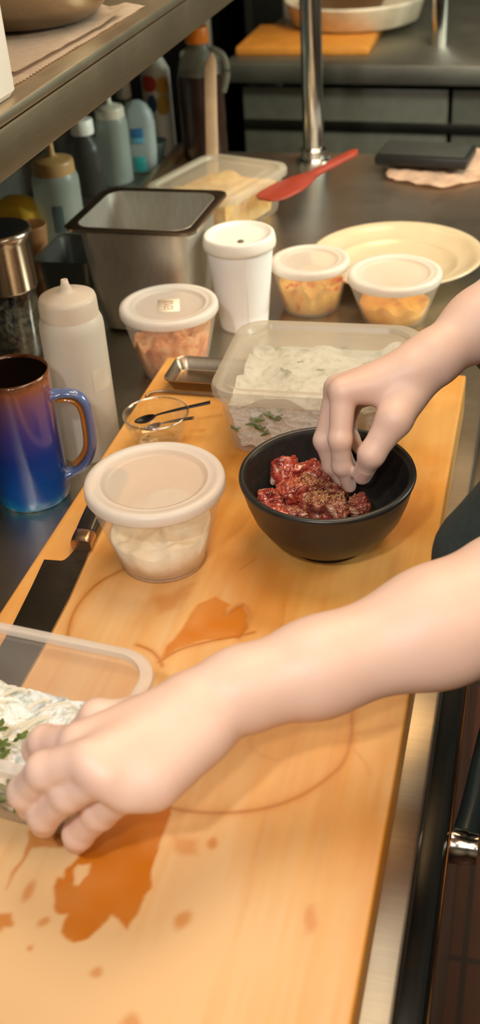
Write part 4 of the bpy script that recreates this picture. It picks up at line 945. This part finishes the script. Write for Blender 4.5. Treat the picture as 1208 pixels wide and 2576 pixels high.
# ------------------------------------------------------------------ person
def build_person():
    W = (-.0715, .8161, .1513)
    parts = []
    # right hand and forearm
    F = Field((-.19, .70, .03), (.16, .93, .30), .0016)
    el = (.125, .880, .225)
    F.seg(el, (.0006, .8996, .1813), .040, .0325, .01)
    F.seg((.0006, .8996, .1813), (-.0360, .8587, .1653), .0325, .0262, .02)
    F.seg((-.0360, .8587, .1653), W, .0262, .0205, .02)
    F.seg(W, (-.085, .806, .146), .0215, .020, .014)
    mcp = [(-.1378, .7773, .1378, .0108), (-.1452, .7932, .1313, .0108), (-.1423, .8104, .1196, .0102), (-.1363, .8239, .1068, .0092)]
    for m, o in zip(mcp, ((-.086, .797, .147), (-.088, .806, .146), (-.086, .816, .140), (-.083, .824, .132))):
        F.seg(o, m[:3], .0155, m[3] + .0012, .012)
    F.seg((-.112, .797, .135), (-.112, .812, .125), .0125, .0125, .012)
    G = lambda J, k=.0035, ku=.004: (J, k, ku)
    fingers = [
     [(-.1378, .7773, .1378, .0112), (-.1376, .7595, .1032, .0094), (-.1365, .7590, .0782, .0079), (-.1307, .7645, .0545, .0058)],
     [(-.1452, .7932, .1313, .0108), (-.1538, .7760, .0907, .0090), (-.1478, .7746, .0676, .0075), (-.1390, .7766, .0505, .0058)],
     [(-.1423, .8104, .1196, .0104), (-.1515, .8023, .0844, .0086), (-.1425, .7973, .0640, .0072), (-.1310, .7850, .0570, .0058)],
     [(-.1363, .8239, .1068, .0094), (-.1436, .8247, .0800, .0077), (-.1380, .8184, .0679, .0066), (-.1290, .8066, .0657, .0055)]]
    thumb = [(-.0790, .8020, .1400, .0172), (-.0945, .7670, .1215, .0142), (-.1104, .7513, .0962, .0102), (-.1186, .7552, .0722, .0077)]
    def add(F, J, k, ku):
        f = Field(F.lo, F.lo + F.h * (F.n - 1), F.h); f.n = F.n; f.F = np.full(F.n, 1.0, np.float32)
        f.chain(J, k)
        for q in J[1:-1]: f.ell(q[:3], np.array([1, 1, 1]) * q[3] * .98, .003)
        F.blend((slice(None),) * 3, f.F, ku)
    for J in fingers: add(F, J, .004, .0028)
    add(F, thumb, .006, .006)
    # the web between thumb and forefinger
    F.seg((-.096, .783, .134), (-.118, .783, .136), .0105, .0085, .010)
    parts.append(F.mesh())
    # left hand and forearm
    F = Field((-.31, .34, .0), (.10, .67, .20), .0016)
    W2 = (-.1682, .4553, .0938)
    F.seg((.055, .600, .118), (.0113, .5764, .1061), .042, .0404, .02)
    F.seg((.0113, .5764, .1061), (-.0367, .5440, .1005), .0404, .0362, .02)
    F.seg((-.0367, .5440, .1005), (-.1069, .4985, .0940), .0362, .0280, .02)
    F.seg((-.1069, .4985, .0940), (-.148, .471, .0935), .0280, .0242, .02)
    F.seg((-.148, .472, .0938), W2, .0240, .0225, .016)
    mcp = [(-.2324, .4091, .0950, .0112), (-.2184, .3908, .1020, .0115), (-.2068, .3856, .0970, .0112), (-.1960, .3865, .0860, .0105)]
    for m, o in zip(mcp, ((-.182, .451, .095), (-.178, .443, .096), (-.172, .437, .094), (-.167, .434, .088))):
        F.seg(o, m[:3], .0155, m[3] + .0012, .012)
    F.seg((-.180, .425, .088), (-.190, .400, .086), .0125, .0125, .012)
    F.seg((-.164, .440, .088), (-.184, .399, .083), .0175, .0165, .012)
    fingers = [
     [(-.2324, .4091, .0950, .0110), (-.2609, .4186, .0800, .0100), (-.2740, .4290, .0600, .0092), (-.2770, .4330, .0480, .0082)],
     [(-.2184, .3908, .1040, .0114), (-.2469, .3890, .0900, .0108), (-.2646, .3900, .0660, .0100), (-.2660, .3935, .0490, .0088)],
     [(-.2068, .3856, .0985, .0112), (-.2325, .3850, .0780, .0105), (-.2532, .3865, .0520, .0097), (-.2570, .3900, .0390, .0086)],
     [(-.1960, .3865, .0860, .0108), (-.2171, .3890, .0600, .0100), (-.2352, .3905, .0340, .0092), (-.2390, .3925, .0240, .0082)]]
    thumb = [(-.1780, .4480, .0880, .0145), (-.2070, .4440, .0870, .0120), (-.2340, .4400, .0850, .0104), (-.2520, .4380, .0640, .0090)]
    for J in fingers: add(F, J, .004, .0026)
    add(F, thumb, .006, .005)
    parts.append(F.mesh())
    # head, neck and trunk, mostly out of the frame
    F = Field((-.15, .30, FLOOR - .0), (.62, 1.12, .86), .008)
    F.seg((.24, .70, -.02), (.25, .70, .36), .105, .115, .05, ((1, 0, 0), 1.25))
    F.seg((.19, .55, .36), (.27, .86, .40), .06, .06, .06)
    F.seg((.055, .600, .118), (.19, .55, .36), .043, .055, .03); F.seg(el, (.27, .86, .40), .041, .055, .03)
    F.seg((.235, .70, .42), (.205, .70, .52), .055, .052, .03)
    F.ell((.195, .70, .635), (.098, .077, .118), .02); F.ell((.165, .70, .585), (.065, .058, .075), .03)
    F.ell((.092, .70, .618), (.020, .012, .022), .008); F.ell((.112, .70, .575), (.012, .026, .008), .006)
    for s in (-1, 1): F.ell((.200, .70 + s * .078, .625), (.014, .007, .026), .004); F.ell((.108, .70 + s * .030, .648), (.012, .013, .009), .004)
    for s in (-1, 1):
        F.seg((.25, .70 + s * .09, -.08), (.24, .70 + s * .10, -.48), .085, .058, .03); F.seg((.24, .70 + s * .10, -.48), (.27, .70 + s * .10, -.86), .056, .040, .02)
        F.seg((.27, .70 + s * .10, -.90), (.14, .70 + s * .12, -.915), .036, .028, .02)
    parts.append(F.mesh())
    me = mesh_from('person', parts)
    P = link('person', me, SKIN)
    tag(P, 'person in a dark shirt seasoning meat with one hand, gripping a tub with the other', 'person')
    # shirt
    F = Field((-.12, .36, -.20), (.50, 1.12, .52), .006)
    F.seg((.24, .70, -.10), (.25, .70, .34), .140, .132, .05, ((1, 0, 0), 1.15))
    F.seg((.19, .55, .36), (.27, .86, .40), .075, .075, .06)
    F.seg((.056, .606, .114), (.19, .56, .34), .058, .080, .03)
    F.seg((-.004, .638, .088), (.060, .640, .160), .046, .062, .03)
    F.seg((-.0125, .860, .146), (.060, .866, .215), .030, .050, .02)
    F.seg((.060, .866, .215), (.27, .86, .38), .050, .078, .03)
    F.seg((.235, .70, .42), (.225, .70, .45), .066, .066, .03)
    v, q = F.mesh(); s_ = link('shirt', mesh_from('shirt', [(v, q)]), SHIRT, P)
    F = Field((.0, .40, -.94), (.50, 1.0, -.02), .008)
    for s in (-1, 1):
        F.seg((.25, .70 + s * .085, -.10), (.24, .70 + s * .10, -.48), .125, .088, .04); F.seg((.24, .70 + s * .10, -.48), (.27, .70 + s * .10, -.87), .086, .066, .03)
    link('trousers', mesh_from('trousers', [F.mesh()]), plain('black_trousers', (.02, .02, .022), .85), P)
    F = Field((.0, .50, -.96), (.40, .90, -.80), .006)
    for s in (-1, 1):
        F.seg((.28, .70 + s * .10, -.895), (.13, .70 + s * .12, -.905), .052, .040, .02); F.seg((.27, .70 + s * .10, -.88), (.27, .70 + s * .10, -.84), .050, .050, .02)
    link('shoes', mesh_from('shoes', [F.mesh()]), plain('black_shoes', (.015, .015, .015), .5), P)
    F = Field((.0, .55, .45), (.36, .85, .82), .005)
    F.ell((.213, .70, .660), (.100, .087, .108), .01); F.ell((.285, .70, .60), (.045, .060, .07), .03)
    link('hair', mesh_from('hair', [F.mesh()]), plain('dark_hair', (.03, .018, .01), .5, var=.4, scale=120), P)
    # the thumbnail that faces the lens
    n = Vector((0, 0, .57)) - Vector((-.1178, .7546, .0765)); n.normalize()
    ax = (Vector((-.1178, .7546, .0765)) - Vector((-.1104, .7513, .0962))).normalized(); n = (n + Vector((.28, 0, 0))); n = (n - ax * n.dot(ax)).normalized(); sd = ax.cross(n)
    bm = bmesh.new(); C = Vector((-.1176, .7546, .0768)); rows = []
    for i in range(11):
        u = -1 + i / 5; row = []
        for j in range(9):
            v_ = -1 + j / 4; wd = .0052 * (1 - .25 * max(0, u) ** 2) * math.sqrt(max(.04, 1 - .55 * u ** 4)); x = v_ * wd
            row.append(bm.verts.new(C + ax * (u * .0058) + sd * x + n * (math.sqrt(max(0, .0081 ** 2 - x * x)) + .0006 - .0008 * u)))
        rows.append(row)
    for i in range(10):
        for j in range(8): bm.faces.new((rows[i][j], rows[i][j + 1], rows[i + 1][j + 1], rows[i + 1][j]))
    obj_bm('thumbnail', bm, PINK, P)
    return P
build_person()

# ------------------------------------------------------------------ lights
def area(name, loc, target, size, power, col, sy=None, spread=180):
    l = bpy.data.lights.new(name, 'AREA'); l.energy = power; l.color = col; l.size = size; l.spread = math.radians(spread)
    if sy: l.shape = 'RECTANGLE'; l.size_y = sy
    o = bpy.data.objects.new(name, l); COL.objects.link(o); o.location = loc
    o.rotation_euler = (Vector(target) - Vector(loc)).to_track_quat('-Z', 'Y').to_euler(); return o
WARM = (1.0, .60, .27)
area('ceiling_lamp_far', (.08, 1.98, 1.72), (-.1, 1.6, 0), .8, 24, WARM, .9)
area('ceiling_lamp_near', (.5, .1, 1.72), (-.1, .6, 0), 1.0, 9, WARM, .5)
area('added_side_fill', (1.9, 2.1, 1.0), (-.75, 1.65, 0), .9, 11, (.90, 1.0, .88), .7, 80)  # unseen side fill, added to brighten the bottles under the shelf
area('added_back_fill', (.7, 1.55, 1.72), (.0, 2.65, -.3), .7, 20, (.95, 1.0, .85), .5, 100)  # added fill aimed at the rear table fronts
area('added_room_fill', (1.3, -.5, 1.72), (1.3, -.5, 0), 1.4, 22, (1, .86, .66), 1.4)  # added to light floor and walls so the metal reflects them
area('added_table_fill', (-.15, 1.15, 1.72), (-.15, 1.15, 0), .7, 14, (1, .84, .64), .7)  # overhead fill, added to lift the board around the bowl
def flash(name, loc, tgt, power, col, r):
    fl = bpy.data.lights.new(name, 'SPOT'); fl.energy = power; fl.color = col; fl.shadow_soft_size = r; fl.spot_size = math.radians(100); fl.spot_blend = .7
    fo = bpy.data.objects.new(name, fl); COL.objects.link(fo); fo.location = loc
    fo.rotation_euler = (Vector(tgt) - Vector(loc)).to_track_quat('-Z', 'Y').to_euler()
flash('photo_flash', (-.24, -.30, 1.15), (-.25, 1.15, 0), 30, (1, .98, .96), .04)
flash('camera_flash', (-.07, -.04, .66), (-.4, 1.5, 0), 6, (1, .97, .95), .02)
w = bpy.data.worlds.new('World'); scene.world = w; w.use_nodes = True
w.node_tree.nodes['Background'].inputs[0].default_value = (1, .9, .75, 1); w.node_tree.nodes['Background'].inputs[1].default_value = .15

# ------------------------------------------------------------------ camera
cam = bpy.data.cameras.new('camera'); co = bpy.data.objects.new('camera', cam); COL.objects.link(co); scene.camera = co
R = np.array([[0.967418, 0.091539, -0.236059], [0.245612, -0.565652, 0.787218], [-0.061466, -0.819548, -0.569705]])
M = Matrix.Identity(4)
for i in range(3):
    M[i][0] = R[i][0]; M[i][1] = -R[i][1]; M[i][2] = -R[i][2]
M.translation = Vector((0, 0, .57)); co.matrix_world = M
cam.sensor_fit = 'VERTICAL'; cam.sensor_height = 36; cam.lens = 2750 / 2576 * 36
cam.clip_start = .02; cam.clip_end = 50
cam.dof.use_dof = True; cam.dof.focus_distance = .93; cam.dof.aperture_fstop = 6.4
scene.view_settings.view_transform = 'Standard'; scene.view_settings.look = 'None'
scene.view_settings.exposure = 0.0; scene.view_settings.gamma = 1; scene.view_settings.use_curve_mapping = False
